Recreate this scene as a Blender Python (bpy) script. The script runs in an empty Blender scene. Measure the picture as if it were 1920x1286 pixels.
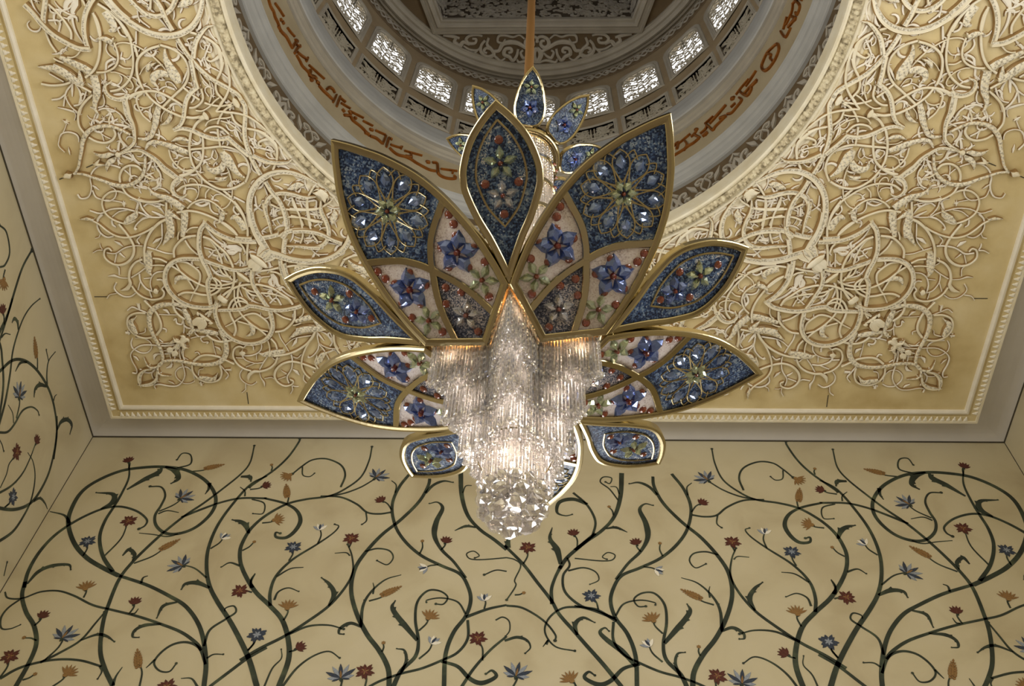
import bpy, math, random
import numpy as np
from mathutils import Matrix, Vector
sc = bpy.context.scene
COL = sc.collection
ZO = 1.6                                   # eye height above the floor
PI = math.pi
sin, cos, rad = math.sin, math.cos, math.radians
rnd = random.Random(7)

# ------------------------------------------------------------------ camera
PITCH, YAW, ROLL, FPX = 0.97954, -0.05339, 0.04777, 1853.926
_f = np.array([sin(YAW)*cos(PITCH), cos(YAW)*cos(PITCH), sin(PITCH)])
_r = np.cross(_f, [0, 0, 1]); _r /= np.linalg.norm(_r); _u = np.cross(_r, _f)
_c, _s = cos(ROLL), sin(ROLL)
RT, UP = _c*_r + _s*_u, -_s*_r + _c*_u
cam = bpy.data.cameras.new('camera'); cam.sensor_fit = 'HORIZONTAL'; cam.sensor_width = 36; cam.lens = FPX/1920*36
cam.clip_start = .05; cam.clip_end = 300
co = bpy.data.objects.new('camera', cam); COL.objects.link(co)
co.matrix_world = Matrix(((RT[0], UP[0], -_f[0], 0), (RT[1], UP[1], -_f[1], 0), (RT[2], UP[2], -_f[2], ZO), (0, 0, 0, 1)))
sc.camera = co

def ray(u, v):                             # a direction in the room for a place read off the photograph
    return RT*((u-960)/FPX) + UP*(-(v-643)/FPX) + _f
def on_z(u, v, z):
    d = ray(u, v); return d*(z/d[2])
def on_y(u, v, y):
    d = ray(u, v); return d*(y/d[1])
def on_x(u, v, x):
    d = ray(u, v); return d*(x/d[0])
DC = (-.1, 2.82)                           # dome centre
def on_cyl(u, v, r):
    d = ray(u, v); a = d[0]**2+d[1]**2; b = -2*(d[0]*DC[0]+d[1]*DC[1]); c = DC[0]**2+DC[1]**2-r*r
    return d*((-b+math.sqrt(b*b-4*a*c))/(2*a))

# ------------------------------------------------------------------ mesh builder
class MB:
    def __init__(s): s.v = []; s.f = []; s.m = []
    def add(s, vs, fs, m=0):
        o = len(s.v); s.v.extend(vs)
        for f in fs: s.f.append([i+o for i in f]); s.m.append(m)
    def grid(s, rows, m=0, closed=False):   # rows of equal length
        n = len(rows[0]); o = len(s.v)
        for r in rows: s.v.extend(r)
        R = len(rows)
        for i in range(R-1):
            for j in range(n if closed else n-1):
                k = (j+1) % n
                s.f.append([o+i*n+j, o+i*n+k, o+(i+1)*n+k, o+(i+1)*n+j]); s.m.append(m[i] if isinstance(m, (list, tuple)) else m)
    def box(s, x0, x1, y0, y1, z0, z1, m=0):
        s.add([(x, y, z) for z in (z0, z1) for y in (y0, y1) for x in (x0, x1)],
              [(0, 2, 3, 1), (4, 5, 7, 6), (0, 1, 5, 4), (2, 6, 7, 3), (0, 4, 6, 2), (1, 3, 7, 5)], m)
    def build(s, name, mats, parent=None, loc=(0, 0, 0), rot=None, smooth=False, local=True, label=None):
        me = bpy.data.meshes.new(name)
        me.from_pydata([tuple(float(a) for a in p) for p in s.v], [], s.f)
        if not isinstance(mats, (list, tuple)): mats = [mats]
        for m in mats: me.materials.append(m)
        me.polygons.foreach_set('material_index', s.m)
        if smooth: me.polygons.foreach_set('use_smooth', [True]*len(s.f))
        me.update()
        return link(name, me, parent, loc, rot, label)
def link(name, me, parent=None, loc=(0, 0, 0), rot=None, label=None):
    o = bpy.data.objects.new(name, me); COL.objects.link(o)
    o.location = loc
    if rot is not None:
        if isinstance(rot, Matrix): o.rotation_euler = rot.to_euler()
        else: o.rotation_euler = rot
    if parent: o.parent = parent
    if label: o['label'] = label
    return o
def struct(o, label=None, cat=None):
    o['kind'] = 'structure'
    if label: o['label'] = label
    if cat: o['category'] = cat
    return o
R0 = (0, 0, ZO)                            # structure meshes are written with the eye at zero height

def crspline(P, n=6):
    P = [np.array(p, float) for p in P]
    if len(P) < 3:
        a, b = P[0], P[-1]; k = max(2, n); return [a+(b-a)*i/k for i in range(k+1)]
    closed = np.linalg.norm(P[0]-P[-1]) < 1e-6
    out = []
    N = len(P)
    for i in range(N-1):
        p1, p2 = P[i], P[i+1]
        p0 = P[i-1] if i > 0 else (P[-2] if closed else 2*p1-p2)
        p3 = P[i+2] if i+2 < N else (P[1] if closed else 2*p2-p1)
        for k in range(n):
            t = k/n
            out.append(.5*((2*p1)+(-p0+p2)*t+(2*p0-5*p1+4*p2-p3)*t*t+(-p0+3*p1-3*p2+p3)*t**3))
    out.append(P[-1])
    return out
def widths(w, n):
    w = w if isinstance(w, (list, tuple)) else [w]
    if len(w) == 1: return [float(w[0])]*n
    xs = np.linspace(0, 1, len(w)); return list(np.interp(np.linspace(0, 1, n), xs, w))

# a raised stroke along a flat curve; lift(x, y, h) puts it on its surface
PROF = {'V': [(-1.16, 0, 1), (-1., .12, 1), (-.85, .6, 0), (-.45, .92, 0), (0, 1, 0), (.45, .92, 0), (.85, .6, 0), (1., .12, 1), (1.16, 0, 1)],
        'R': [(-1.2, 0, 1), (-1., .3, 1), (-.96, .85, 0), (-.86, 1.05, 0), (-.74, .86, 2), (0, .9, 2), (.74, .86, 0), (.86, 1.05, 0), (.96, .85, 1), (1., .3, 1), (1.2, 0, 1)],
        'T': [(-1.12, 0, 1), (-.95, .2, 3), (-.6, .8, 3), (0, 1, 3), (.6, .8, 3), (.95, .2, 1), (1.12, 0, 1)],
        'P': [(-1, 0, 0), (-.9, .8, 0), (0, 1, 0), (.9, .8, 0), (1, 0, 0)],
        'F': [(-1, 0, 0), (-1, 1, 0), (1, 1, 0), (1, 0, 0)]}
def stroke(mb, P, W, h, lift, kind='V', moff=0, cap=True, stripes=False):
    n = len(P); P = np.array(P, float)
    T = np.zeros_like(P); T[1:-1] = P[2:]-P[:-2]; T[0] = P[1]-P[0]; T[-1] = P[-1]-P[-2]
    L = np.linalg.norm(T, axis=1); L[L < 1e-9] = 1e-9; T /= L[:, None]
    pr = PROF[kind]; rows = []
    seg = np.concatenate([[0], np.cumsum(np.linalg.norm(np.diff(P, axis=0), axis=1))])
    for i in range(n):
        nx, ny = -T[i][1], T[i][0]; w = max(W[i], .0008)/2
        e = 1.
        hh = h if kind in 'FP' else min(h, .35*h+.75*w*2)
        if stripes: hh *= 1+.07*sin(seg[i]*2*PI/.075)
        rows.append([lift(P[i][0]+nx*a*w, P[i][1]+ny*a*w, b*hh*e) for a, b, _ in pr])
    o = len(mb.v); k = len(pr)
    for r in rows: mb.v.extend(r)
    for i in range(n-1):
        for j in range(k-1):
            st = stripes and (int((seg[i]+pr[j][0]*W[i]*.45+9)/.036) % 2 == 0) and abs(pr[j][0]+pr[j+1][0]) < 1.5
            mb.f.append([o+i*k+j, o+(i+1)*k+j, o+(i+1)*k+j+1, o+i*k+j+1])
            m = pr[j+1][2] if j+1 > (k-1)/2 else pr[j][2]
            if stripes and m in (0, 2): m = 2 if st else 0
            mb.m.append(m+moff)
    if cap:
        mb.f.append([o+j for j in range(k)]); mb.m.append(moff)
        mb.f.append([o+(n-1)*k+j for j in range(k-1, -1, -1)]); mb.m.append(moff)

# ------------------------------------------------------------------ materials
def mat(name, col=(.5, .5, .5), rough=.5, metal=0., **kw):
    m = bpy.data.materials.new(name); m.use_nodes = True
    b = m.node_tree.nodes['Principled BSDF']
    b.inputs['Base Color'].default_value = (*col, 1); b.inputs['Roughness'].default_value = rough; b.inputs['Metallic'].default_value = metal
    for k, v in kw.items():
        b.inputs[k.replace('_', ' ')].default_value = v
    return m
def ramp_mat(name, stops, scale=3., rough=.6, tex='noise', detail=4., metal=0., bump=0., bscale=40., dist=0., coord='Object', **kw):
    m = mat(name, rough=rough, metal=metal, **kw); nt = m.node_tree; b = nt.nodes['Principled BSDF']
    tc = nt.nodes.new('ShaderNodeTexCoord')
    if tex == 'noise':
        t = nt.nodes.new('ShaderNodeTexNoise'); t.inputs['Scale'].default_value = scale; t.inputs['Detail'].default_value = detail; t.inputs['Distortion'].default_value = dist
        out = t.outputs['Fac']
    else:
        t = nt.nodes.new('ShaderNodeTexVoronoi'); t.inputs['Scale'].default_value = scale; out = t.outputs['Color']
    nt.links.new(tc.outputs[coord], t.inputs['Vector'])
    r = nt.nodes.new('ShaderNodeValToRGB'); el = r.color_ramp.elements
    el[0].position, el[0].color = stops[0][0], (*stops[0][1], 1); el[1].position, el[1].color = stops[-1][0], (*stops[-1][1], 1)
    for p, c in stops[1:-1]:
        e = el.new(p); e.color = (*c, 1)
    nt.links.new(out, r.inputs['Fac']); nt.links.new(r.outputs['Color'], b.inputs['Base Color'])
    if bump:
        t2 = nt.nodes.new('ShaderNodeTexNoise'); t2.inputs['Scale'].default_value = bscale; t2.inputs['Detail'].default_value = 3
        nt.links.new(tc.outputs[coord], t2.inputs['Vector'])
        bp = nt.nodes.new('ShaderNodeBump'); bp.inputs['Strength'].default_value = bump; bp.inputs['Distance'].default_value = .01
        nt.links.new(t2.outputs['Fac'], bp.inputs['Height']); nt.links.new(bp.outputs['Normal'], b.inputs['Normal'])
    return m
def mosaic(name, cols, scale=150., nscale=5., rough=.36, band=None):
    """small glass tesserae: each voronoi cell takes its tint from a cloudy field plus a jitter of its own"""
    m = mat(name, rough=rough); nt = m.node_tree; N = nt.nodes; b = N['Principled BSDF']
    tc = N.new('ShaderNodeTexCoord')
    v = N.new('ShaderNodeTexVoronoi'); v.inputs['Scale'].default_value = scale
    nt.links.new(tc.outputs['Object'], v.inputs['Vector'])
    n = N.new('ShaderNodeTexNoise'); n.inputs['Scale'].default_value = nscale; n.inputs['Detail'].default_value = 3; n.inputs['Distortion'].default_value = .6
    nt.links.new(tc.outputs['Object'], n.inputs['Vector'])
    sep = N.new('ShaderNodeSeparateColor'); nt.links.new(v.outputs['Color'], sep.inputs['Color'])
    mx = N.new('ShaderNodeMath'); mx.operation = 'MULTIPLY_ADD'; mx.inputs[1].default_value = .75; 
    nt.links.new(sep.outputs['Red'], mx.inputs[0])
    sc_ = N.new('ShaderNodeMath'); sc_.operation = 'MULTIPLY_ADD'; sc_.inputs[1].default_value = 1.3; sc_.inputs[2].default_value = -.53
    nt.links.new(n.outputs['Fac'], sc_.inputs[0]); nt.links.new(sc_.outputs[0], mx.inputs[2])
    r = N.new('ShaderNodeValToRGB'); el = r.color_ramp.elements
    el[0].position, el[0].color = cols[0][0], (*cols[0][1], 1); el[1].position, el[1].color = cols[-1][0], (*cols[-1][1], 1)
    for p, c in cols[1:-1]: e = el.new(p); e.color = (*c, 1)
    nt.links.new(mx.outputs[0], r.inputs['Fac']); nt.links.new(r.outputs['Color'], b.inputs['Base Color'])
    bp = N.new('ShaderNodeBump'); bp.inputs['Strength'].default_value = .55; bp.inputs['Distance'].default_value = .004
    nt.links.new(v.outputs['Color'], bp.inputs['Height']); nt.links.new(bp.outputs['Normal'], b.inputs['Normal'])
    b.inputs['Specular IOR Level'].default_value = .35
    return m

M = {}
M['ochre'] = ramp_mat('ochre_plaster', [(.3, (.56, .44, .215)), (.5, (.68, .565, .31)), (.72, (.76, .66, .42))], scale=1.6, detail=8, rough=.7, bump=.15, bscale=60)
M['cream'] = ramp_mat('cream_stone', [(.3, (.78, .71, .53)), (.7, (.87, .83, .70))], scale=5, rough=.6)
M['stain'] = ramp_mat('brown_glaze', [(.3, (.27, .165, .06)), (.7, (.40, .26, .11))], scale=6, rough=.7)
M['chased'] = ramp_mat('chased_ribbon', [(.42, (.42, .38, .29)), (.5, (.62, .57, .46)), (.58, (.80, .77, .68))], scale=42, detail=2, rough=.6, bump=.5, bscale=70)
M['white'] = ramp_mat('white_stone', [(.3, (.84, .80, .70)), (.7, (.92, .89, .82))], scale=5, rough=.55)
M['rope'] = ramp_mat('rope_moulding', [(.36, (.25, .21, .13)), (.5, (.60, .53, .37)), (.65, (.74, .69, .52))], scale=14, detail=5, rough=.7, bump=.6, bscale=30)
M['plaster'] = ramp_mat('grey_plaster', [(.3, (.60, .58, .56)), (.7, (.65, .63, .61))], scale=2, rough=.8)
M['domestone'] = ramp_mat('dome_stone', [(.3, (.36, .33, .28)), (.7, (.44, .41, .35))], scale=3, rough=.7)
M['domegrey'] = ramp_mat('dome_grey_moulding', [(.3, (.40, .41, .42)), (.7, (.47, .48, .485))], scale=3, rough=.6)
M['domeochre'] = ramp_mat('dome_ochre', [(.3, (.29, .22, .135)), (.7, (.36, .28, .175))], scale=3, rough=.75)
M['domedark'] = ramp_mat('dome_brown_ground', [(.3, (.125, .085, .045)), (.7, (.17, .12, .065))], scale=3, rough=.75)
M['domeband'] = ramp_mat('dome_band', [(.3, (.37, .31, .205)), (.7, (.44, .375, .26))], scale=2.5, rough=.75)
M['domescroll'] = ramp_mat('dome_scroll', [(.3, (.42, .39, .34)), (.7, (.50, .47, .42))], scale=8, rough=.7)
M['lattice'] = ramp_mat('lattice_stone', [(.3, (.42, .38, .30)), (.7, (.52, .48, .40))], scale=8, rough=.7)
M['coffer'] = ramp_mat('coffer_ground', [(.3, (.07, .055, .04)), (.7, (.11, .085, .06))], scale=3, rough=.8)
M['goldleaf'] = ramp_mat('gold_lettering', [(.3, (.32, .105, .018)), (.7, (.44, .17, .035))], scale=9, rough=.3, metal=.75)
M['wall'] = ramp_mat('wall_marble', [(.28, (.50, .43, .285)), (.5, (.595, .535, .375)), (.75, (.64, .58, .43))], scale=.9, detail=9, rough=.5, dist=.8)
M['vine'] = ramp_mat('vine_inlay', [(.3, (.012, .02, .017)), (.55, (.03, .045, .034)), (.75, (.085, .11, .065))], scale=4, detail=6, rough=.4)
M['red'] = ramp_mat('red_inlay', [(.3, (.05, .012, .011)), (.7, (.125, .03, .024))], scale=14, rough=.4)
M['redlight'] = ramp_mat('light_red_inlay', [(.3, (.15, .04, .028)), (.7, (.22, .065, .042))], scale=14, rough=.4)
M['orange'] = ramp_mat('orange_inlay', [(.3, (.19, .10, .032)), (.7, (.33, .19, .075))], scale=14, rough=.4)
M['navy'] = ramp_mat('navy_inlay', [(.3, (.012, .018, .035)), (.7, (.05, .075, .13))], scale=14, rough=.4)
M['paleblue'] = ramp_mat('pale_blue_inlay', [(.3, (.20, .24, .31)), (.7, (.36, .40, .48))], scale=14, rough=.4)
M['joint'] = mat('dark_joint', (.07, .06, .04), .9)
M['floor'] = ramp_mat('floor_marble', [(.3, (.24, .20, .16)), (.7, (.31, .26, .21))], scale=1.2, rough=.35)
M['gold'] = mat('polished_gold', (.44, .375, .225), .17, 1.)
M['rodgold'] = mat('brass_rod', (.62, .33, .10), .35, .9)
M['dark'] = mat('dark_metal', (.05, .045, .035), .45, .6)
BL = [(.0, (.008, .016, .045)), (.3, (.022, .045, .13)), (.5, (.06, .115, .26)), (.68, (.17, .26, .42)), (.84, (.38, .46, .56)), (1., (.72, .72, .72))]
M['bluemosaic'] = mosaic('blue_mosaic', BL, 120, 4.5)
M['pinkmosaic'] = mosaic('pink_mosaic', [(.0, (.52, .45, .47)), (.35, (.82, .75, .78)), (.75, (.94, .90, .93))], 150, 5)
M['palemosaic'] = mosaic('pale_blue_mosaic', [(0., (.03, .06, .15)), (.4, (.16, .24, .42)), (.75, (.42, .50, .64)), (1., (.8, .82, .86))], 150, 14)
M['darkmosaic'] = mosaic('dark_sparkle_mosaic', [(.1, (.015, .02, .05)), (.5, (.10, .12, .19)), (.72, (.40, .38, .42)), (1., (.75, .70, .72))], 170, 5)
def jewel(name, col, tr=.35, metal=.4, **kw):
    return mat(name, col, .05, metal, Transmission_Weight=tr, IOR=1.6, Specular_IOR_Level=.9, Coat_Weight=.6, Coat_Roughness=.02, **kw)
M['jblue'] = jewel('blue_crystal', (.16, .25, .62), .45)
M['jgreen'] = jewel('green_crystal', (.62, .72, .50), .5)
M['jclear'] = jewel('clear_crystal', (.85, .86, .90), .55)
M['jred'] = jewel('amber_cabochon', (.36, .05, .012), .5, 0.)
M['jpale'] = jewel('pale_blue_drop', (.26, .38, .70), .35)
def crystal(name='lead_crystal', ta=.60, tb=.34):
    m = bpy.data.materials.new(name); m.use_nodes = True; nt = m.node_tree; N = nt.nodes; N.clear()
    o = N.new('ShaderNodeOutputMaterial')
    g = N.new('ShaderNodeBsdfTransparent'); g.inputs['Color'].default_value = (.96, .95, .94, 1)
    t = N.new('ShaderNodeBsdfTranslucent'); t.inputs['Color'].default_value = (.97, .93, .90, 1)
    gl = N.new('ShaderNodeBsdfGlossy'); gl.inputs['Roughness'].default_value = .05; gl.inputs['Color'].default_value = (.95, .95, .97, 1)
    a = N.new('ShaderNodeMixShader'); a.inputs[0].default_value = ta
    b = N.new('ShaderNodeMixShader'); b.inputs[0].default_value = tb
    nt.links.new(g.outputs[0], a.inputs[1]); nt.links.new(t.outputs[0], a.inputs[2])
    nt.links.new(a.outputs[0], b.inputs[1]); nt.links.new(gl.outputs[0], b.inputs[2]); nt.links.new(b.outputs[0], o.inputs[0])
    return m
M['crystal'] = crystal(); M['crystalclear'] = crystal('clear_crystal_rod', .20, .45); M['crystalball'] = crystal('faceted_ball_crystal', .22, .52)
def emit(name, col, s):
    m = bpy.data.materials.new(name); m.use_nodes = True; nt = m.node_tree; nt.nodes.clear()
    o = nt.nodes.new('ShaderNodeOutputMaterial'); e = nt.nodes.new('ShaderNodeEmission'); e.inputs[0].default_value = (*col, 1); e.inputs[1].default_value = s
    nt.links.new(e.outputs[0], o.inputs[0]); return m
M['bulb'] = emit('warm_bulb', (1., .74, .48), 60)
CHL = (4.6, 2.4, .9, 2, 2); SKY = 1.6; DAY = (330, 430, 540, 60); TILT = .8; EXPO = 0.
# ------------------------------------------------------------------ room shell
XL, XR, YB, YF, ZF, ZW = -7.19, 7.23, 9.988, -4.35, -1.6, 12.16
CXL, CXR, CYB, CYF = -6.464, 6.38, 9.229, -3.59      # ornamented ceiling field
G = .236                                             # width of its border
b = MB(); b.box(XL-.4, XR+.4, YF-6, YB+.4, ZF-.3, ZF)
struct(b.build('floor', M['floor'], loc=R0), 'pale polished marble floor of the hall', 'floor')
b = MB(); b.box(XL-.4, -1.7, YB, YB+.35, ZF, 13); b.box(1.7, XR+.4, YB, YB+.35, ZF, 13); b.box(-1.7, 1.7, YB, YB+.35, 4.8, 13)   # tall entrance below the picture
wall_back = struct(b.build('wall_back', M['wall'], loc=R0), 'cream marble wall under the ceiling inlaid with dark green vines', 'wall')
def sidewall(mb, x0, x1, ops):                # ops: openings (y0, y1, sill, top)
    y = YF
    for a, c, z0, t in ops:
        mb.box(x0, x1, y, a, ZF, 13); mb.box(x0, x1, a, c, t, 13); y = c
        if z0 > ZF: mb.box(x0, x1, a, c, ZF, z0)
    mb.box(x0, x1, y, YB, ZF, 13)
b = MB(); sidewall(b, XL-.35, XL, [(-3.6, 2.6, 4., 8.4), (6.1, 8.6, ZF, .9)])  # the high opening is unseen, added to light the ceiling above the petals
wall_left = struct(b.build('wall_left', M['wall'], loc=R0), 'cream marble side wall with vines beside the ceiling cove, seen at the left', 'wall')
b = MB(); sidewall(b, XR, XR+.35, [(-3.6, 2.6, 4., 8.4)])  # unseen opening added for the right side lamp
wall_right = struct(b.build('wall_right', M['wall'], loc=R0), 'cream marble side wall seen only as a narrow strip at the right', 'wall')
b = MB()
b.box(XL-.4, XR+.4, YF-.35, YF, ZF, 13)
struct(b.build('wall_front', M['wall'], loc=R0), 'plain marble wall behind the viewer', 'wall')

# ceiling field: a square plate with the round opening of the dome
def sq(a):
    dx, dy = sin(a), cos(a)
    t = 1e9
    if dx > 1e-9: t = min(t, (CXR-DC[0])/dx)
    if dx < -1e-9: t = min(t, (CXL-DC[0])/dx)
    if dy > 1e-9: t = min(t, (CYB-DC[1])/dy)
    if dy < -1e-9: t = min(t, (CYF-DC[1])/dy)
    return t
angs = [2*PI*i/360 for i in range(360)] + [math.atan2(x-DC[0], y-DC[1]) % (2*PI) for x in (CXL, CXR) for y in (CYB, CYF)]
angs = sorted(angs)
b = MB(); rows = []
for k in range(7):
    t = k/6
    rows.append([(DC[0]+sin(a)*(3.93+(sq(a)-3.93)*t), DC[1]+cos(a)*(3.93+(sq(a)-3.93)*t), 12.) for a in angs])
b.grid(rows, 0, closed=True)
ceiling = struct(b.build('ceiling', M['ochre'], loc=R0), 'ochre ceiling field carved all over with white scrolling arabesques', 'ceiling')

def ring(mb, prof, mats, n=256, c=DC):
    rows = [[(c[0]+r*sin(2*PI*i/n), c[1]+r*cos(2*PI*i/n), z) for i in range(n)] for r, z in prof]
    mb.grid(rows, mats, closed=True)
def rectframe(mb, prof, mats):               # prof: (offset outwards from the field edge, z)
    rows = [[(CXL-o, CYF-o, z), (CXR+o, CYF-o, z), (CXR+o, CYB+o, z), (CXL-o, CYB+o, z)] for o, z in prof]
    mb.grid(rows, mats, closed=True)
b = MB()
rectframe(b, [(-.004, 12.), (.0, 11.965), (.03, 11.955), (.062, 11.965), (.07, 12.), (.10, 12.005), (.108, 11.985), (.2, 11.985), (.205, 11.965), (.236, 11.965), (.24, 12.05), (.24, 12.22)],
          [1, 1, 1, 1, 0, 0, 0, 2, 2, 2, 2])
def leafrow(mb, x0, y0, x1, y1, nx, ny):     # little three lobed leaves along the border, pointing inwards
    L = math.hypot(x1-x0, y1-y0); n = int(L/.0865); tx, ty = (x1-x0)/L, (y1-y0)/L
    for i in range(n):
        s = (i+.5)*L/n; px, py = x0+tx*s, y0+ty*s
        def q(a, h, d): return (px+tx*a+nx*d, py+ty*a+ny*d, 11.985-h)
        base = [(-.034, .198), (.034, .198), (.030, .17), (.018, .158), (.014, .135), (.0, .116), (-.014, .135), (-.018, .158), (-.030, .17)]
        vs = [q(a, .0, d) for a, d in base]+[q(a*.7, .016, d*.8+.035) for a, d in base]+[q(0, .022, .17)]
        k = len(base)
        fs = [(j, (j+1) % k, k+(j+1) % k, k+j) for j in range(k)]+[(k+j, k+(j+1) % k, 2*k) for j in range(k)]
        mb.add(vs, fs, 1)
leafrow(b, CXL-.1, CYB, CXR+.1, CYB, 0, 1); leafrow(b, CXL, CYF, CXL, CYB+.1, -1, 0); leafrow(b, CXR, CYF, CXR, CYB+.1, 1, 0)
struct(b.build('trim_1', [M['ochre'], M['white'], M['cream']], loc=R0), 'cream border of small carved leaves framing the ochre ceiling field', 'moulding')
# plain grey cove between the border and the walls
b = MB(); rows = []
for k in range(9):
    t = k/8; z = 12.22+.10*sin(PI*t)*.6-(12.22-ZW)*t
    g = lambda e, w: e+(w-e)*t
    rows.append([(g(CXL-.24, XL), g(CYF-.24, YF), z), (g(CXR+.24, XR), g(CYF-.24, YF), z), (g(CXR+.24, XR), g(CYB+.24, YB), z), (g(CXL-.24, XL), g(CYB+.24, YB), z)])
b.grid(rows, 0, closed=True)
struct(b.build('trim_2', M['plaster'], loc=R0), 'plain grey plaster cove running round the ceiling above the walls', 'cove')
b = MB()  # thin dark strips along the wall tops and back corners
for (x0, x1, y0, y1) in ((XL, XR, YB-.012, YB), (XL, XL+.012, YF, YB), (XR-.012, XR, YF, YB)): b.box(x0, x1, y0, y1, ZW-.02, ZW+.004)
b.box(XL, XL+.008, YB-.008, YB, ZF, ZW); b.box(XR-.008, XR, YB-.008, YB, ZF, ZW)
struct(b.build('trim_3', M['joint'], loc=R0), 'thin dark joint where the walls meet the grey cove', 'joint')

# ------------------------------------------------------------------ dome
b = MB()
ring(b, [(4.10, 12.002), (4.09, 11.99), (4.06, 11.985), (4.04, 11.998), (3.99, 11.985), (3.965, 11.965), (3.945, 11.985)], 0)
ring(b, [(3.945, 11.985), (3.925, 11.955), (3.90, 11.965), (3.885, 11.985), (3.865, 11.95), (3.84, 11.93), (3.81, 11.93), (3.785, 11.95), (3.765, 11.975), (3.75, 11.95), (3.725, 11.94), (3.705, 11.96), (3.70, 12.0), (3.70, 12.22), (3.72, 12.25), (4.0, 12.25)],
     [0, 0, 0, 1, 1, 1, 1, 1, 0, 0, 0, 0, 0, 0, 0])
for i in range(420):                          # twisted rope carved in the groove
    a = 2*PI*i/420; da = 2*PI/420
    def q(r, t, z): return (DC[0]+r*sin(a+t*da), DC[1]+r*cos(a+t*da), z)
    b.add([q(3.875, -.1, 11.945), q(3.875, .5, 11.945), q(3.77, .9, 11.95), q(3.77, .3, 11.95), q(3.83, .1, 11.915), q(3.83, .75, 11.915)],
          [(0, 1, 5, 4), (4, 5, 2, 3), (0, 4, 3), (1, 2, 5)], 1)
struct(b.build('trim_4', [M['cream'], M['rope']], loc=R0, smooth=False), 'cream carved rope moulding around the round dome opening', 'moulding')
# carved scroll frieze on the dark recess
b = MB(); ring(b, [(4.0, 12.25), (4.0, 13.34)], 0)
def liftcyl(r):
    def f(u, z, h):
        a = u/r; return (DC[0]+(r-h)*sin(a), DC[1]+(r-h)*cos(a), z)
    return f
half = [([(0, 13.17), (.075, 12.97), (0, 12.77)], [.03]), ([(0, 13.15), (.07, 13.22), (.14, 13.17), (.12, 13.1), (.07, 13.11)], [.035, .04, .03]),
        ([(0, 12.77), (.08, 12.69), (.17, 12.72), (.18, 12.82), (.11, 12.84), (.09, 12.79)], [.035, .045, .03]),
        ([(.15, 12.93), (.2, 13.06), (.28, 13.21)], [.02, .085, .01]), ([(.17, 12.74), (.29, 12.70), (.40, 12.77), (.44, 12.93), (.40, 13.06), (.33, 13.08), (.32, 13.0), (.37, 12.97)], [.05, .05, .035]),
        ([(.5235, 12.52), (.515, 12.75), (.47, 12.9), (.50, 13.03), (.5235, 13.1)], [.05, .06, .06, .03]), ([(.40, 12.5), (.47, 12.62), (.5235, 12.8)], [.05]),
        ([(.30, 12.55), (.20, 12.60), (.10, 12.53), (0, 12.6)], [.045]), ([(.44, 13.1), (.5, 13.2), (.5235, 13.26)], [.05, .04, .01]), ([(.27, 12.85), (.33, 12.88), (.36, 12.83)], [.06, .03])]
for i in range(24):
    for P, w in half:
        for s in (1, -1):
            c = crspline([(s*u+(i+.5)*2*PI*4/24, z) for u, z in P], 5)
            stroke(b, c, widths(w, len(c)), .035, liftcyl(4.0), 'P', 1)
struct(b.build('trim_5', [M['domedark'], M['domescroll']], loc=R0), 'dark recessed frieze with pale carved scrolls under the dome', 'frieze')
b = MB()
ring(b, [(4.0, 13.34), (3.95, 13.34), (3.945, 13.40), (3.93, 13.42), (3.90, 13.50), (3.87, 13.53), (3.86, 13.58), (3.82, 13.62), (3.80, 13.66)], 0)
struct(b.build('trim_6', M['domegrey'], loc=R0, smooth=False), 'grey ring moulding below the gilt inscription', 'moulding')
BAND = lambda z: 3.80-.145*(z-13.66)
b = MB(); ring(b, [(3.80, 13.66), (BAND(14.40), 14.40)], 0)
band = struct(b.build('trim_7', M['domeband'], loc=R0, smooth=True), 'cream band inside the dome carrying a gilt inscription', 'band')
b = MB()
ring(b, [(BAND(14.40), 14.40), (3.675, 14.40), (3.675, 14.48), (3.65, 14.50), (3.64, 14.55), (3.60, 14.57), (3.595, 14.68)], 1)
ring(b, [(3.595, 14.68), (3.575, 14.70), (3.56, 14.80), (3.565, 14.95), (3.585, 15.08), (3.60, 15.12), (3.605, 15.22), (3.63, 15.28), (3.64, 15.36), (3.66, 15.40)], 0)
struct(b.build('trim_8', [M['domegrey'], M['domestone']], loc=R0, smooth=False), 'broad pale grey ring moulding below the dome windows', 'moulding')

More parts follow.
